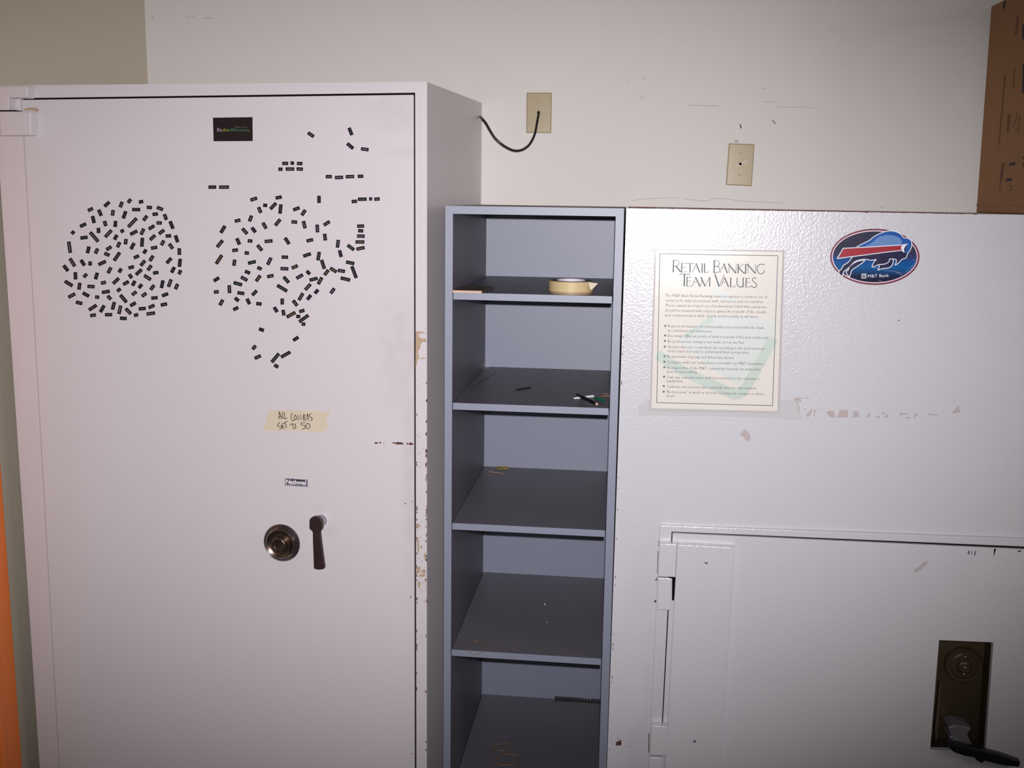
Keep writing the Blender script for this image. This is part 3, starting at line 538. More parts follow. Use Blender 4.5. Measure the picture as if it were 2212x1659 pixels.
band('rubber_band', 4, [(1062, 1612), (1072, 1620), (1088, 1622), (1100, 1618), (1104, 1610), (1092, 1606)], .0008, M['rubber2'], 'faint rubber band behind the loop on the bottom shelf')
a, b = S(4).at(1199, 1508), S(4).at(1297, 1519); m = MB(); m.box((a.x, yb-.014, zs[4]+.0003), (xr-TH-.004, yb-.003, zs[4]+.010))
bar = m.build('plastic_strip', M['black']); tag(bar, 'narrow dark strip lying against the back of the bottom shelf', 'strip')
m = MB()
for k, xx in enumerate((1262, 1269, 1276)):
    c = Plane((0, yb-.009, 0), 0).at(xx, 1505); m.box((c.x-.0012, yb-.010, zs[4]+.0102), (c.x+.0012, yb-.007, zs[4]+.0185))
m.build('clip', M['badge_rim'], bar)

# ---------------------------------------------------------------- second safe on the right
BT = -.02051; BR_ = 1.35
safe2 = tag(empty('wide_safe', B.pt(.6, -HC, 0)), 'wide glossy white safe on the right with taped poster and lower hinged door', 'safe')
bl_, br_ = (0.0, BT), (BR_, BT+.0); low = B.loc(1311, 1659)[0]
hole_px = [(2029, 1383), (2146, 1388), (2128.5, 1623), (2009.5, 1620)]; hole = [B.loc(x, y, .012) for x, y in hole_px]
m = MB(); m.ring(B, [(0, BT), (BR_, BT), (BR_, -HC), (-.004, -HC)], hole, -.06, 0)
f = [B.pt(u, v, -.0602) for u, v in ((0, BT), (BR_, BT), (BR_, -HC), (-.004, -HC))]; bk = [Vector((p.x, -.003, p.z)) for p in f]
m.add(f+bk, [(0, 1, 2, 3), (7, 6, 5, 4), (0, 4, 5, 1), (1, 5, 6, 2), (2, 6, 7, 3), (3, 7, 4, 0)])
m.build('body', M['safe2'], safe2)
def px_(l): return [B.loc(x, y, .012) for x, y in l]
# frame round the door, door slab, dark slab painting the shade in the gap
fo = [B.loc(1425, 1134, .012), B.loc(2212, 1163.5, .012)]; 
uo_t, uo_b = B.loc(1425, 1135, .012), B.loc(1401, 1659, .012)
ui_t, ui_b = B.loc(1451, 1149, .012), B.loc(1425, 1659, .012)
so = (fo[1][1]-fo[0][1])/(fo[1][0]-fo[0][0]); g1, g2 = B.loc(1451, 1149, .012), B.loc(2212, 1182, .012); sg = (g2[1]-g1[1])/(g2[0]-g1[0])
xR = BR_-.06; zo = lambda u: fo[0][1]+so*(u-fo[0][0]); zg = lambda u: g1[1]+sg*(u-g1[0]); zb = -HC+.05
m = MB(); kf = (uo_b[0]-uo_t[0])/(uo_b[1]-uo_t[1]); ub = uo_t[0]+kf*(zb-uo_t[1]); ki = (ui_b[0]-ui_t[0])/(ui_b[1]-ui_t[1]); ib = ui_t[0]+ki*(zb-ui_t[1])
m.slab(B, [(uo_t[0], uo_t[1]), (xR+.03, zo(xR+.03)), (xR+.03, zb), (xR+.002, zb), (xR+.002, zg(xR)+.001), (g1[0], zg(g1[0])), (ib, zb), (ub, zb)], .0002, .012); m.build('door_frame', M['safe2'], safe2, bevel=.002)
m = MB(); m.slab(B, [(g1[0]-.002, zg(g1[0])+.002), (xR+.001, zg(xR)+.002), (xR+.001, zg(xR)-.02), (g1[0]+.02, zg(g1[0])-.02), (ib+.02, zb), (ib-.002, zb)], .0003, .0035); m.build('door_gap_shade', M['gap'], safe2)
m = MB(); dq = [(g1[0]+.0022, zg(g1[0])-.0030), (xR, zg(xR)-.0062), (xR, zb), (ib+.0022, zb)]
m.ring(B, dq, hole, .0005, .012); m.build('door', M['safe2'], safe2, bevel=.001)
# hinge blocks standing proud of the frame
m = MB(); ph = .036
m.pslab(B, [(1425.5, 1175), (1462, 1176), (1459, 1247), (1422, 1245.5)], .0121, ph); m.build('hinge_block', M['safe2'], safe2, bevel=.0015)
m = MB(); m.pslab(B, [(1421.5, 1248.5), (1450.5, 1249.5), (1448.5, 1318.5), (1419.5, 1317)], .0121, ph); m.build('hinge_block', M['safe2'], safe2, bevel=.0015)
m = MB(); m.pslab(B, [(1407.5, 1568), (1442.5, 1570), (1438.5, 1632.5), (1403.5, 1631)], .0121, ph); m.build('hinge_block', M['safe2'], safe2, bevel=.0015)
m = MB(); m.pslab(B, [(1403, 1636), (1432, 1637), (1430, 1700), (1400, 1700)], .0121, ph); m.build('hinge_block', M['safe2'], safe2, bevel=.0015)
m = MB(); m.pslab(B, [(1452, 1247), (1459.3, 1247.5), (1457, 1297), (1451.5, 1297)], .0121, .014); m.pslab(B, [(1444, 1245.5), (1459, 1246.5), (1459, 1249.5), (1444, 1249)], .0121, .034); m.build('hinge_gap_shade', M['gap'], safe2)  # dark slabs paint the shade between hinge blocks and strap
m = MB(); m.pslab(B, [(1463, 1177), (1586.5, 1183.5), (1575, 1380), (1555.6, 1659), (1553, 1700), (1432.5, 1700), (1438, 1632), (1443, 1555), (1452, 1380), (1455, 1320), (1459.3, 1246)], .0121, ph)
plt = m.build('hinge_strap', M['safe2'], safe2, bevel=.0015)
for p in ((1525.7, 1215), (1500.5, 1601)):
    c = B.at(*p, ph); m = MB(); m.lathe(c, B.n, [(.0042, 0), (.004, .001), (.002, .0016), (0, .0016)], 16); m.build('bolt_head', M['shaft'], plt, smooth=True)
# chipped paint, rust, tally marks, residue
m = MB()
for cx, cy, rx, ry in ((1336, 1607, 6, 4.5), (1339, 1603, 3, 4), (1335.5, 1596, 1.3, 1.3), (1317.5, 1619, 1, 1.2), (1358.5, 1612, 1, 1), (1418, 1253, 3, 1.5), (1420, 1250, 1.5, 3), (1415.5, 1299, 4, 2.4), (1419, 1296, 2, 1.5), (1942, 692, 1.2, 1.8), (1421, 1207, .8, 2)): blob(m, B, cx, cy, rx, ry, h=.0005, n=11)
x = 1357
while x < 2104:   # broken paint along the top edge
    y = 447.6+(x-1356)*.0192; w = random.uniform(5, 22); m.pslab(B, [(x, y-1.5), (x+w, y-1.5+w*.02), (x+w, y+random.uniform(.3, 1.1)+w*.02), (x+w*.4, y+random.uniform(.6, 1.8)), (x, y+.6)], 0, .0006); x += w*random.uniform(.9, 1.0)
for cx in (1413, 1453, 1530, 1595, 1690, 1872, 2045): blob(m, B, cx, 448.2+(cx-1356)*.0192, random.uniform(2, 5), random.uniform(1, 1.8), n=8)
for i in range(16): cy = random.uniform(700, 1500); blob(m, B, 1346-(cy-700)*.0325+1.0, cy, .8, random.uniform(1, 4), n=6)
for p, w in (([(1421.5, 1190), (1420, 1240)], 1.3), ([(1401.8, 1585), (1401.2, 1625)], 1.8), ([(1423, 1168), (1422.5, 1180)], 1)): m.ribbon(B, p, w, .0121, .0126)
m.build('rust_spots', M['rust'], safe2)['kind'] = 'stuff'
m = MB()
for pts, w in (([(2093.5, 1189.5), (2093, 1197)], 1.8), ([(2100, 1190.5), (2099, 1198)], 1.2), ([(2107.5, 1190.5), (2105, 1200)], 1.8), ([(2090, 1195), (2094, 1193.5)], 1.2)): m.ribbon(B, pts, w, .0121, .0125)
m.pslab(B, [(2147.5, 1185.5), (2152, 1185.5), (2149, 1195), (2146, 1203)], .0121, .0125); m.pslab(B, [(2199, 1190), (2207, 1189), (2203, 1192.5), (2200, 1193)], .0121, .0125)
m.build('tally_marks', M['ink'], safe2)
m = MB(); rp = lambda pts: Q(pts, (1660, 830), 4.809)
for pts in ([(262, 142), (425, 138), (432, 146), (335, 148), (342, 190), (310, 175), (322, 225), (328, 300), (312, 308), (300, 230), (285, 190), (265, 165)], [(390, 325), (430, 275), (440, 255), (460, 262), (445, 300), (425, 338), (388, 335)],
            [(470, 260), (490, 262), (478, 335), (468, 335)], [(598, 295), (625, 275), (660, 272), (688, 290), (690, 345), (650, 350), (620, 320)], [(705, 345), (725, 310), (735, 275), (765, 264), (830, 268), (825, 345)],
            [(868, 282), (935, 280), (938, 310), (950, 345), (925, 335), (905, 345), (870, 345), (888, 300)], [(1040, 298), (1055, 300), (1045, 345), (1018, 352)], [(1105, 350), (1135, 325), (1165, 330), (1150, 350)], [(1175, 295), (1205, 290), (1205, 320), (1178, 312)], [(1225, 310), (1240, 312), (1250, 345), (1200, 350)],
            [(1362, 300), (1448, 300), (1440, 315), (1405, 318), (1362, 328)], [(1430, 340), (1475, 342), (1470, 358), (1432, 355)], [(1520, 305), (1550, 298), (1545, 310), (1515, 358), (1508, 350)], [(1660, 305), (1765, 318), (1760, 328), (1665, 322)], [(1905, 295), (1950, 250), (1972, 215), (1998, 290), (1955, 298), (1925, 305)], [(1912, 172), (1930, 163), (1930, 172)], [(365, 255), (400, 255), (398, 263), (365, 262)], [(528, 262), (545, 265), (568, 278), (560, 282)]):
    m = MB(); m.pslab(B, rp(pts), 0, .0004); m.build('tape_residue', M['resid'], safe2)
m = MB(); m.pslab(B, Q([(1340, 600), (1400, 540), (1430, 545), (1485, 620), (1480, 670), (1450, 700)], (1380, 840), 6.144), 0, .0004); m.build('tape_residue', M['resid'], safe2)
m = MB(); m.pslab(B, [(1975, 1232), (1998, 1213), (2008, 1212), (1990, 1230), (1978, 1238)], .012, .0124); m.build('tape_residue', M['resid'], safe2)
# recessed lock with its own small dial and lever
m = MB(); hb = [(u, v) for u, v in hole]
vs = [B.pt(u, v, -.002) for u, v in hb]+[B.pt(u, v, -.052) for u, v in hb]; cc = sum((B.pt(u, v, 0) for u, v in hb), Vector())/4
e = .0006
def inset(p): q = p-cc; return cc+Vector((q.x*(1-e*8), q.y, q.z*(1-e*4)))
vs = [inset(v) for v in vs]
m.add(vs, [(4, 5, 6, 7), (0, 1, 5, 4), (1, 2, 6, 5), (2, 3, 7, 6), (3, 0, 4, 7)]); rec = m.build('lock_recess', M['recess'], safe2)
c = B.at(2084, 1441, -.03); m = MB(); m.lathe(c-B.n*.02, B.n, [(.046, 0), (.046, .012), (.043, .016), (.034, .015), (.030, .018), (.018, .018), (.016, .024), (.013, .026), (0, .026)], 48); m.build('lock_dial', M['recess2'], rec, smooth=True, angle=30)
m = MB()
for p in ((2084, 1420), (2084, 1435), (2084, 1443), (2081, 1457)):
    c = B.at(*p, -.02); m.lathe(c, B.n, [(.0028, -.012), (.0028, .001), (.0012, .002), (0, .002)], 12)
m.build('rivet', M['steel'], rec)
m = MB(); m.pslab(B, Q([(215, 1350), (215, 1180), (245, 900), (262, 700), (275, 660), (262, 1000), (243, 1330)], (1980, 1350), 5.371), -.03, -.012); m.build('worn_edge', mat('worn_brass', (88, 70, 62), .5, metal=.3), rec)
m = MB(); m.pslab(B, Q([(360, 1190), (430, 1160), (520, 1170), (640, 1200), (590, 1270), (640, 1400), (700, 1445), (420, 1380), (370, 1300), (400, 1290)], (1980, 1350), 5.371), -.045, .008); hub = m.build('lever_hub', mat('hub_grey', (116, 112, 122), .35, metal=.3), rec, bevel=.003)
m = MB(); m.pslab(B, Q([(350, 1330), (400, 1375), (560, 1405), (760, 1455), (980, 1510), (1215, 1590), (1195, 1655), (1040, 1640), (900, 1610), (790, 1580), (765, 1615), (700, 1575), (680, 1545), (560, 1525), (430, 1480), (370, 1420)], (1980, 1350), 5.371), .012, .034); m.build('lever', M['black'], rec, bevel=.004)
c = B.at(2067, 1600, .012); m = MB(); m.lathe(c-B.n*.004, B.n, [(.0022, 0), (.002, .004), (.001, .005), (0, .005)], 10); m.build('lever_pin', M['chrome'], rec, smooth=True)

# laminated poster
pq = lambda pts: Q(pts, (1390, 520), 4.366)
post = tag(empty('poster', B.at(1550, 880, 0)), 'laminated Retail Banking Team Values poster taped to the wide white safe', 'poster')
m = MB(); m.pslab(B, pq([(105, 75), (1335, 92), (1332, 110), (1287, 1632), (40, 1606), (48, 1590), (60, 1500)]), .0002, .0008); m.build('laminate', M['lam'], post)
m = MB(); m.pslab(B, pq([(120, 88), (1312, 105), (1262, 1608), (75, 1578)]), .0008, .0011); sheet = m.build('paper_sheet', M['paper'], post)
m = MB(); bo = [(155, 123), (1268, 142), (1217, 1556), (125, 1527)]
m.ribbon(B, pq(bo+[bo[0]]), 1.3, .0012, .0014); m.build('printed_border', M['teal'], sheet)
m = MB(); m.pslab(B, pq([(720, 700), (1000, 710), (1238, 765), (1225, 950), (1120, 1100), (890, 1370), (560, 1150), (320, 940), (500, 830)]), .0011, .00115); m.pslab(B, pq([(620, 470), (690, 430), (870, 540), (880, 590), (720, 560)]), .0011, .00115); m.build('pale_emblem', M['green1'], sheet)
m = MB(); m.ribbon(B, pq([(150, 1085), (330, 1205), (520, 1300), (700, 1380), (870, 1450), (960, 1390), (1060, 1220), (1150, 1060), (1215, 940)]), 22, .00115, .0012); m.ribbon(B, pq([(400, 900), (520, 820), (640, 740)]), 12, .00115, .0012); m.build('green_emblem', M['green2'], sheet)
m = MB(); to = lambda pts: Q(pts, (1440, 550), 9.617)
for w, pts in ((26, [(145,115),(137,360)]),(12,[(130,118),(200,112),(250,138),(262,180),(238,222),(190,240),(150,240)]),(26,[(192,238),(290,358)]),(22,[(317,180),(310,365)]),(10,[(300,180),(390,180)]),(10,[(320,262),(400,265)]),(10,[(310,364),(385,362),(412,340)]),
               (12,[(390,182),(580,185)]),(24,[(487,185),(487,368)]),(10,[(615,185),(535,367)]),(24,[(615,185),(690,372)]),(9,[(580,272),(650,274)]),(24,[(740,185),(735,372)]),(24,[(787,185),(787,372)]),(10,[(787,372),(860,373),(882,348)]),
               (26,[(990,125),(985,376)]),(12,[(965,128),(1050,125),(1095,160),(1095,200),(1060,238),(1000,245)]),(13,[(1000,245),(1075,255),(1108,300),(1090,350),(1040,376),(970,377)]),(10,[(1190,190),(1108,378)]),(24,[(1190,190),(1260,382)]),(9,[(1155,276),(1225,278)]),
               (10,[(1297,200),(1297,384)]),(24,[(1280,190),(1438,384)]),(10,[(1447,195),(1440,384)]),(24,[(1490,195),(1485,386)]),(10,[(1590,195),(1500,285)]),(22,[(1500,275),(1600,382),(1640,386)]),(24,[(1645,200),(1640,388)]),(10,[(1692,205),(1690,388)]),(24,[(1675,195),(1842,390)]),(10,[(1850,200),(1845,390)]),
               (16,[(2030,215),(1975,197),(1920,215),(1882,270),(1882,330),(1920,385),(1970,397),(2025,372),(2028,325)]),(14,[(275,406),(480,408)]),(8,[(480,408),(470,432)]),(8,[(285,406),(272,428)]),(28,[(372,408),(365,652)]),(22,[(427,465),(420,655)]),(10,[(410,467),(515,470)]),(10,[(430,548),(505,550)]),(10,[(420,655),(520,656),(545,625)]),
               (10,[(605,472),(530,656)]),(24,[(605,472),(690,658)]),(9,[(570,565),(640,568)]),(10,[(735,480),(708,658)]),(24,[(712,472),(800,656)]),(10,[(800,656),(890,475)]),(22,[(895,472),(893,660)]),(28,[(1005,415),(1090,660)]),(11,[(1195,415),(1094,660)]),(10,[(1205,475),(1130,662)]),(24,[(1205,475),(1285,668)]),(9,[(1170,576),(1245,579)]),
               (24,[(1335,480),(1328,670)]),(10,[(1328,670),(1410,672),(1432,645)]),(18,[(1465,480),(1463,540),(1464,600),(1490,655),(1545,672),(1590,655)]),(22,[(1592,482),(1588,672)]),(22,[(1655,490),(1645,676)]),(10,[(1640,490),(1740,492)]),(10,[(1655,575),(1735,578)]),(10,[(1645,676),(1730,676),(1755,645)]),
               (16,[(1865,497),(1815,485),(1785,510),(1795,550),(1850,595),(1875,630),(1855,670),(1810,684),(1750,650)])):
    m.ribbon(B, to(pts), w*.95/9.617, .0012, .0014)
m.build('title_lettering', M['teal'], sheet)
m = MB(); bl2 = MB()
for t, x0, x1, y0, y1 in (('The M&T Bank Retail Banking team recognizes a common set of', 205, 1168, 528, 543), ('values in its daily interactions with customers and one another.', 205, 1135, 574, 588), ('These values are based on a fundamental belief that everyone', 205, 1160, 620, 637), ('should be treated with respect, given the benefit of the doubt,', 203, 1163, 668, 685), ('and communicated with openly and honestly at all times.', 200, 1087, 714, 729),
                          ('Respect all matters of confidentiality associated with the bank,', 232, 1145, 815, 834), ('its customers and employees.', 232, 652, 858, 866), ('Encourage different points of view in pursuit of the best solution(s).', 230, 1182, 907, 927), ('Be professional, acting as we must, not as we feel.', 230, 953, 960, 973), ('Assume that our co-workers are operating in the best interests', 228, 1140, 1011, 1030), ('of the bank and seek to understand their perspective.', 226, 1000, 1052, 1066),
                          ('Be intolerant of gossip and defend the absent.', 226, 857, 1103, 1116), ('Compete with our competitors, not with our M&T teammates.', 223, 1142, 1156, 1173), ('Be supportive of the M&T community beyond our immediate', 222, 1107, 1208, 1226), ('area of responsibility.', 220, 512, 1246, 1250), ("Own any customer issue until it is resolved to the customer's", 218, 1090, 1298, 1314), ('satisfaction.', 217, 376, 1334, 1337), ('Celebrate our successes and continually strive for improvement.', 217, 1068, 1387, 1403), ('"Be here now," at work or at home; focusing our energies on where', 215, 1140, 1437, 1457), ('we are.', 215, 300, 1473, 1475)):
    letter(m, B, t, pq([(x0, y0)])[0], pq([(x1, y1)])[0], 27/4.366, .0013, res=1, bold=.0)
m.build('body_lettering', M['text'], sheet)
for i, y in enumerate((803, 893, 945, 999, 1088, 1141, 1193, 1282, 1371, 1423)):
    x = 206-(y-803)*.024; bl2.pslab(B, pq([(x-8, y-8), (x+9, y-7), (x+8, y+9), (x-9, y+8)]), .0011, .0014)
bl2.build('bullet_marks', M['teal'], sheet)
m = MB(); m.pslab(B, pq([(30, 1500), (75, 1502), (75, 1580), (1265, 1609), (1262, 1500), (1460, 1504), (1500, 1690), (1400, 1690), (1200, 1675), (600, 1655), (-40, 1650), (-50, 1560)]), .0012, .0014); o = m.build('clear_tape_strip', M['ctape']); tag(o, 'wrinkled strip of clear tape along the bottom of the laminated poster', 'clear tape')

# oval sticker
sq = lambda pts: Q(pts, (1770, 470), 9.217)
def oval(a, b, n=96, k=0): return sq([(1105+a*math.cos(2*math.pi*i/n), 782+b*math.sin(2*math.pi*i/n)-k*math.cos(2*math.pi*i/n)) for i in range(n)])
m = MB(); m.pslab(B, oval(890, 560), .0001, .0005); stk = m.build('oval_sticker', mat('sticker_maroon', (98, 14, 40), .35)); tag(stk, 'oval blue football team sticker with charging buffalo and bank name, on the wide safe', 'sticker')
m = MB(); m.pslab(B, oval(856, 526), .0005, .0006); m.build('sticker_ring', mat('sticker_pink', (236, 204, 220), .3), stk)
sky = mat('sticker_blue', (10, 80, 140), .2, spec=.5); n = sky.node_tree; tc = n.nodes.new('ShaderNodeTexCoord'); sp = n.nodes.new('ShaderNodeSeparateXYZ'); cr = n.nodes.new('ShaderNodeValToRGB')
n.links.new(tc.outputs['Generated'], sp.inputs[0]); n.links.new(sp.outputs['Z'], cr.inputs[0]); n.links.new(cr.outputs[0], n.nodes['Principled BSDF'].inputs['Base Color'])
el = cr.color_ramp.elements; el[0].position = 0; el[0].color = (*lin((22, 26, 52)), 1); el[1].position = 1; el[1].color = (*lin((52, 54, 72)), 1)
for p, c_ in ((.12, (26, 34, 66)), (.3, (14, 86, 146)), (.42, (22, 74, 140)), (.52, (52, 58, 96)), (.66, (50, 50, 72))): e_ = el.new(p); e_.color = (*lin(c_), 1)
m = MB(); m.pslab(B, oval(838, 508), .0006, .0007); m.build('sticker_field', sky, stk)
body_px = [(745,580),(870,515),(985,460),(1080,385),(1180,330),(1290,285),(1400,264),(1500,275),(1590,310),(1640,350),(1680,400),(1770,415),(1815,450),(1838,500),(1835,580),(1800,660),(1755,720),(1725,800),(1640,835),(1580,900),(1510,948),(1532,880),(1520,832),(1400,828),(1385,880),(1300,925),(1180,938),(1050,985),(1090,880),(1130,835),(1025,850),(905,830),(780,850),(690,890),(600,985),(520,1050),(490,1070),(445,1165),(385,1105),(410,1050),(450,1005),(480,950),(560,900),(610,850),(650,790),(700,680)]
navy = mat('sticker_navy', (30, 28, 66), .25); royal = mat('sticker_royal', (30, 82, 160), .25); wht = mat('sticker_white', (226, 226, 236), .3); sky2 = mat('sticker_light', (98, 134, 186), .25); red = mat('sticker_red', (156, 36, 52), .25)
m = MB(); m.pslab(B, sq(body_px), .0007, .0008); bf = m.build('buffalo_body', navy, stk)
m = MB(); m.pslab(B, sq([(905, 850), (850, 905), (740, 980), (650, 1045), (625, 1110), (592, 1178), (532, 1085), (575, 1040), (600, 985), (690, 905), (790, 862)]), .0007, .0008); m.build('buffalo_leg', navy, stk); m = MB(); m.pslab(B, sq([(1395, 835), (1465, 830), (1470, 890), (1440, 960), (1380, 1000), (1260, 1015), (1168, 1045), (1192, 985), (1185, 942), (1300, 928), (1380, 890)]), .0007, .0008); m.build('buffalo_leg', navy, stk)
m = MB(); m.pslab(B, sq([(745,580),(870,515),(985,460),(1080,385),(1180,330),(1290,285),(1400,264),(1500,275),(1590,310),(1640,350),(1680,400),(1770,415),(1815,450),(1838,500),(1835,580),(1800,660),(1755,720),(1700,700),(1740,540),(1640,560),(1200,580)]), .0008, .0009); m.build('buffalo_back', royal, stk)
m = MB(); m.pslab(B, sq([(1090, 470), (1130, 420), (1220, 370), (1340, 350), (1470, 355), (1570, 390), (1625, 440), (1650, 500), (1600, 540), (1200, 565), (900, 578), (1000, 530)]), .0009, .00095); m.build('buffalo_highlight', sky2, stk)
m = MB(); m.pslab(B, sq([(490, 620), (1100, 590), (1640, 560), (1625, 645), (1300, 682), (900, 735), (385, 795)]), .00095, .00105); m.build('red_stripe', red, stk)
m = MB()
for w, pts in ((15, body_px[:-1]), (15, [(905, 850), (850, 905), (740, 980), (650, 1045), (625, 1110), (592, 1178), (532, 1085), (575, 1040), (600, 985), (690, 905), (790, 862), (905, 850)]), (15, [(1465, 830), (1470, 890), (1440, 960), (1380, 1000), (1260, 1015), (1168, 1045), (1192, 985), (1185, 942)]),
               (16, [(355, 815), (475, 612), (1100, 580), (1660, 543), (1755, 528)]), (16, [(355, 815), (900, 745), (1300, 692), (1640, 652)])): m.ribbon(B, sq(pts), w/9.217, .00105, .0012)
m.pslab(B, sq([(1625, 600), (1640, 560), (1745, 530), (1700, 590), (1682, 640), (1700, 692), (1665, 690), (1640, 655)]), .00105, .0012); m.build('white_outline', wht, stk)
m = MB(); letter(m, B, 'M&T Bank', sq([(965, 1195)])[0], sq([(1385, 1180)])[0], 6.6, .0009)
m.pslab(B, sq([(838, 1198), (932, 1198), (932, 1212), (838, 1212)]), .0007, .0009); m.ribbon(B, sq([(845, 1185), (845, 1122), (928, 1122), (928, 1185)]), 1.2, .0007, .0009); m.ribbon(B, sq([(858, 1185), (880, 1135), (888, 1180), (905, 1135), (918, 1185)]), 1.0, .0007, .0009); m.build('bank_lettering', wht, stk)
m = MB()
for pts in ([(1060, 990), (1260, 1035), (1480, 1070), (1670, 1115)], [(1520, 1080), (1650, 1155)], [(1860, 845), (1960, 860)], [(1180, 1245), (1245, 1275)], [(1700, 1100), (1800, 1020), (1900, 900)]): m.ribbon(B, sq(pts), .6, .0012, .00135)
m.build('crease', mat('sticker_crease', (150, 150, 180), .3), stk)

# ---------------------------------------------------------------- cardboard box on the wide safe
ang = math.radians(2.27); dl = Vector((math.sin(ang), -math.cos(ang), 0)); dw = Vector((math.cos(ang), math.sin(ang), 0))
Cb = Vector((.925, -.036, HC+BT+.001)); hh = .538; L_, W_ = .42, .42; 
box = tag(empty('cardboard_box', Cb+dl*L_/2+dw*W_/2), 'tall brown cardboard box with printed side standing on the wide white safe', 'box')
lean = Vector((-.008, 0, 0))
def bp(a, b, h): return Cb+dl*a+dw*b*.9995+Vector((0, -abs(0), h))+lean*(h/hh)+Vector((0, -b*math.sin(ang)-.0, 0))
m = MB(); vs = [bp(0, 0, 0), bp(L_, 0, 0), bp(L_, W_, 0), bp(0, W_, 0), bp(0, 0, hh), bp(L_, 0, hh), bp(L_, W_, hh), bp(0, W_, hh)]
m.add(vs, [(3, 2, 1, 0), (4, 5, 6, 7), (0, 1, 5, 4), (1, 2, 6, 5), (2, 3, 7, 6), (3, 0, 4, 7)]); m.build('carton', M['card'], box, bevel=.003)
class Side(Plane):
    def __init__(s):
        s.P = bp(0, 0, 0); s.ex = dl; s.ez = (bp(0, 0, 1)-bp(0, 0, 0)).normalized(); s.n = s.ez.cross(dl).normalized()
        if s.n.x > 0: s.n = -s.n
    def loc(s, px, py, h=0): w = s.at(px, py, h)-s.P; return (w.dot(s.ex), w.dot(s.ez))
SB = Side(); m = MB(); bx = lambda pts: Q(pts, (2080, 0), 3.456)
for pts, w in (([(315, 560), (300, 720), (285, 900), (268, 1080)], 3), ([(385, 510), (375, 650)], 3), ([(345, 860), (335, 980)], 6), ([(405, 840), (395, 900), (375, 940)], 2), ([(425, 860), (410, 985), (385, 985)], 2), ([(300, 1220), (285, 1340)], 6), ([(283, 1350), (272, 1430)], 2), ([(410, 120), (395, 260)], 4), ([(330, 1380), (360, 1385), (362, 1420), (328, 1415)], 1.5)):
    m = MB(); m.ribbon(SB, bx(pts), w, .0002, .0006); m.build('faded_print', M['cardink'], box)
m = MB()
for pts in ([(345, 1215), (392, 1210), (390, 1232), (345, 1238)], [(322, 1333), (365, 1328), (364, 1350), (320, 1355)], [(303, 10), (322, 5), (310, 65), (298, 68)], [(445, 185), (456, 180), (456, 310), (440, 270)], [(447, 480), (456, 470), (456, 690), (440, 695)], [(448, 1165), (456, 1165), (456, 1185), (448, 1185)], [(450, 1215), (456, 1215), (456, 1245), (448, 1245)]): m.pslab(SB, bx(pts), .0002, .0006)
m.build('dark_print', mat('carton_dark_print', (50, 34, 40), .8), box)
m = MB(); m.slab(SB, [(.0, .018), (L_, .018), (L_, .022), (.0, .022)], .0001, .0004); m.build('carton_crease', mat('crease_brown', (134, 98, 70), .85), box)

# ---------------------------------------------------------------- wall plates and cable
def plate(px, label, hole_c, screws, rot=0):
    q = [WL.loc(x, y, .005) for x, y in px]; e_ = empty('wall_plate', WL.pt(sum(u for u, v in q)/4, min(v for u, v in q), 0)); tag(e_, label, 'wall plate')
    cu = [sum(p[0] for p in q)/4, sum(p[1] for p in q)/4]; inn = [(cu[0]+(u-cu[0])*.92, cu[1]+(v-cu[1])*.95) for u, v in q]; m = MB()
    hc = WL.loc(*hole_c, .006); N = 24
    # bevelled plate with a round cable hole
    vs = [WL.pt(u, v, 0) for u, v in q]+[WL.pt(u, v, .003) for u, v in q]+[WL.pt(u, v, .006) for u, v in inn]
    m.add(vs, [(i, (i+1) % 4, 4+(i+1) % 4, 4+i) for i in range(4)]+[(4+i, 4+(i+1) % 4, 8+(i+1) % 4, 8+i) for i in range(4)])
    sqr = []
    for k in range(N):
        t = 2*math.pi*(k+.5)/N; dx, dy = math.cos(t), math.sin(t); best = 9
        for i in range(4):
            (ax, ay), (bx_, by_) = inn[i], inn[(i+1) % 4]; ex, ey = bx_-ax, by_-ay; dt = dx*ey-dy*ex
            if abs(dt) > 1e-12:
                s_ = ((ax-hc[0])*ey-(ay-hc[1])*ex)/dt
                if 0 < s_ < best: best = s_
        sqr.append((hc[0]+dx*best, hc[1]+dy*best, t))
    r = .0036; vs = [WL.pt(x, y, .006) for x, y, t in sqr]+[WL.pt(hc[0]+r*math.cos(t), hc[1]+r*math.sin(t), .006) for x, y, t in sqr]+[WL.pt(hc[0]+r*math.cos(t), hc[1]+r*math.sin(t), .0005) for x, y, t in sqr]
    m.add(vs, [(k, (k+1) % N, N+(k+1) % N, N+k) for k in range(N)]+[(N+k, N+(k+1) % N, 2*N+(k+1) % N, 2*N+k) for k in range(N)])
    for i in range(4):   # corners the fan leaves out
        a_ = math.atan2(inn[i][1]-hc[1], inn[i][0]-hc[0]) % (2*math.pi); k = int((a_/(2*math.pi)*N-.5)//1) % N; p, q2 = sqr[k], sqr[(k+1) % N]
        m.add([WL.pt(p[0], p[1], .006), WL.pt(inn[i][0], inn[i][1], .006), WL.pt(q2[0], q2[1], .006)], [(0, 1, 2)])
    m.build('plate', M['beige'], e_, smooth=True, angle=15)
    m = MB(); m.lathe(WL.pt(hc[0], hc[1], .0004), WL.n, [(.0038, 0), (0, .0001)], 20); m.build('cable_hole', M['gap'], e_)
    for s_ in screws:
        c = WL.at(*s_, .006); m = MB(); m.lathe(c, WL.n, [(.0026, 0), (.0024, .0008), (.0012, .0013), (0, .0013)], 16); m.build('screw', M['beige'], e_, smooth=True)
    return e_
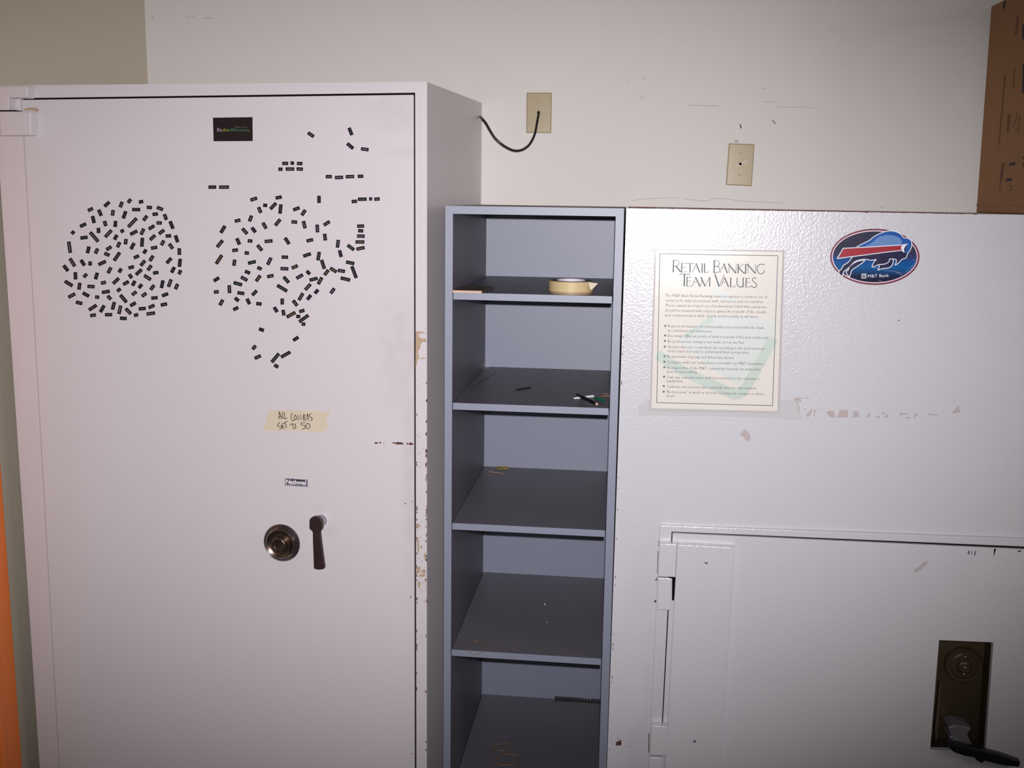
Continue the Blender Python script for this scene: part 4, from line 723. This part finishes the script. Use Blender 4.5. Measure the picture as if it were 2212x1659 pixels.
plate([(1137.5, 200), (1192, 200), (1190.5, 287.5), (1136.5, 287)], 'almond wall plate with the black cable running into its centre', (1163, 244), [(1165, 221), (1162, 268)])
p2 = plate([(1574.5, 309.5), (1630, 311.5), (1624, 402.5), (1568.3, 399.5)], 'almond wall plate with an empty round hole, above the wide white safe', (1599.3, 354), [(1600, 331), (1597.5, 378.5)])
m = MB(); m.tube([WL.at(1589, 356.6, .008), WL.at(1596, 356, .0085)], .0009, 8); m.tube([WL.at(1602.5, 352, .0085), WL.at(1608, 350, .009), WL.at(1617, 346.5, .008)], [.0012, .0018, .0006], 8); m.build('wire_stub', M['white'], p2, smooth=True)
kp = [(1037, 252, -.05), (1042, 257, -.075), (1050, 267, -.085), (1058, 281, -.09), (1069, 298, -.092), (1083, 311, -.09), (1097, 320, -.08), (1112, 325.5, -.07), (1128, 323.5, -.06), (1142, 314, -.05), (1151, 300, -.042), (1156.5, 285, -.036), (1160, 265, -.028), (1163, 250, -.018), (1163.5, 244.5, -.005)]
P = []; N = len(kp); Pw = [Plane((0, y, 0), 0).at(x, y2) for x, y2, y in kp]
# start of the cable sits on the tall safe's side
side = wallpt(0); fr0 = A.pt(0, 0); d = ray(1037, 252); nn = A.ex; t = (fr0-CAM).dot(nn)/d.dot(nn); Pw[0] = CAM+d*t+A.ex*.001
for j in range(N-1):
    p0, p1, p2_, p3 = Pw[max(j-1, 0)], Pw[j], Pw[j+1], Pw[min(j+2, N-1)]
    for t in (0, .25, .5, .75): P.append(.5*((2*p1)+(p2_-p0)*t+(2*p0-5*p1+4*p2_-p3)*t*t+(3*p1-p0-3*p2_+p3)*t**3))
P.append(Pw[-1]); m = MB(); m.tube(P, .0035, 10); cab = m.build('black_cable', M['cable'], smooth=True); tag(cab, 'black cable looping from the tall safe into the left wall plate', 'cable')
m = MB(); m.tube([WL.at(1163.3, 247.5, .011), WL.at(1163.3, 242.5, .009), WL.at(1163.3, 242, .002)], [.0035, .0042, .0036], 12); m.build('cable_grommet', M['black'], cab, smooth=True)
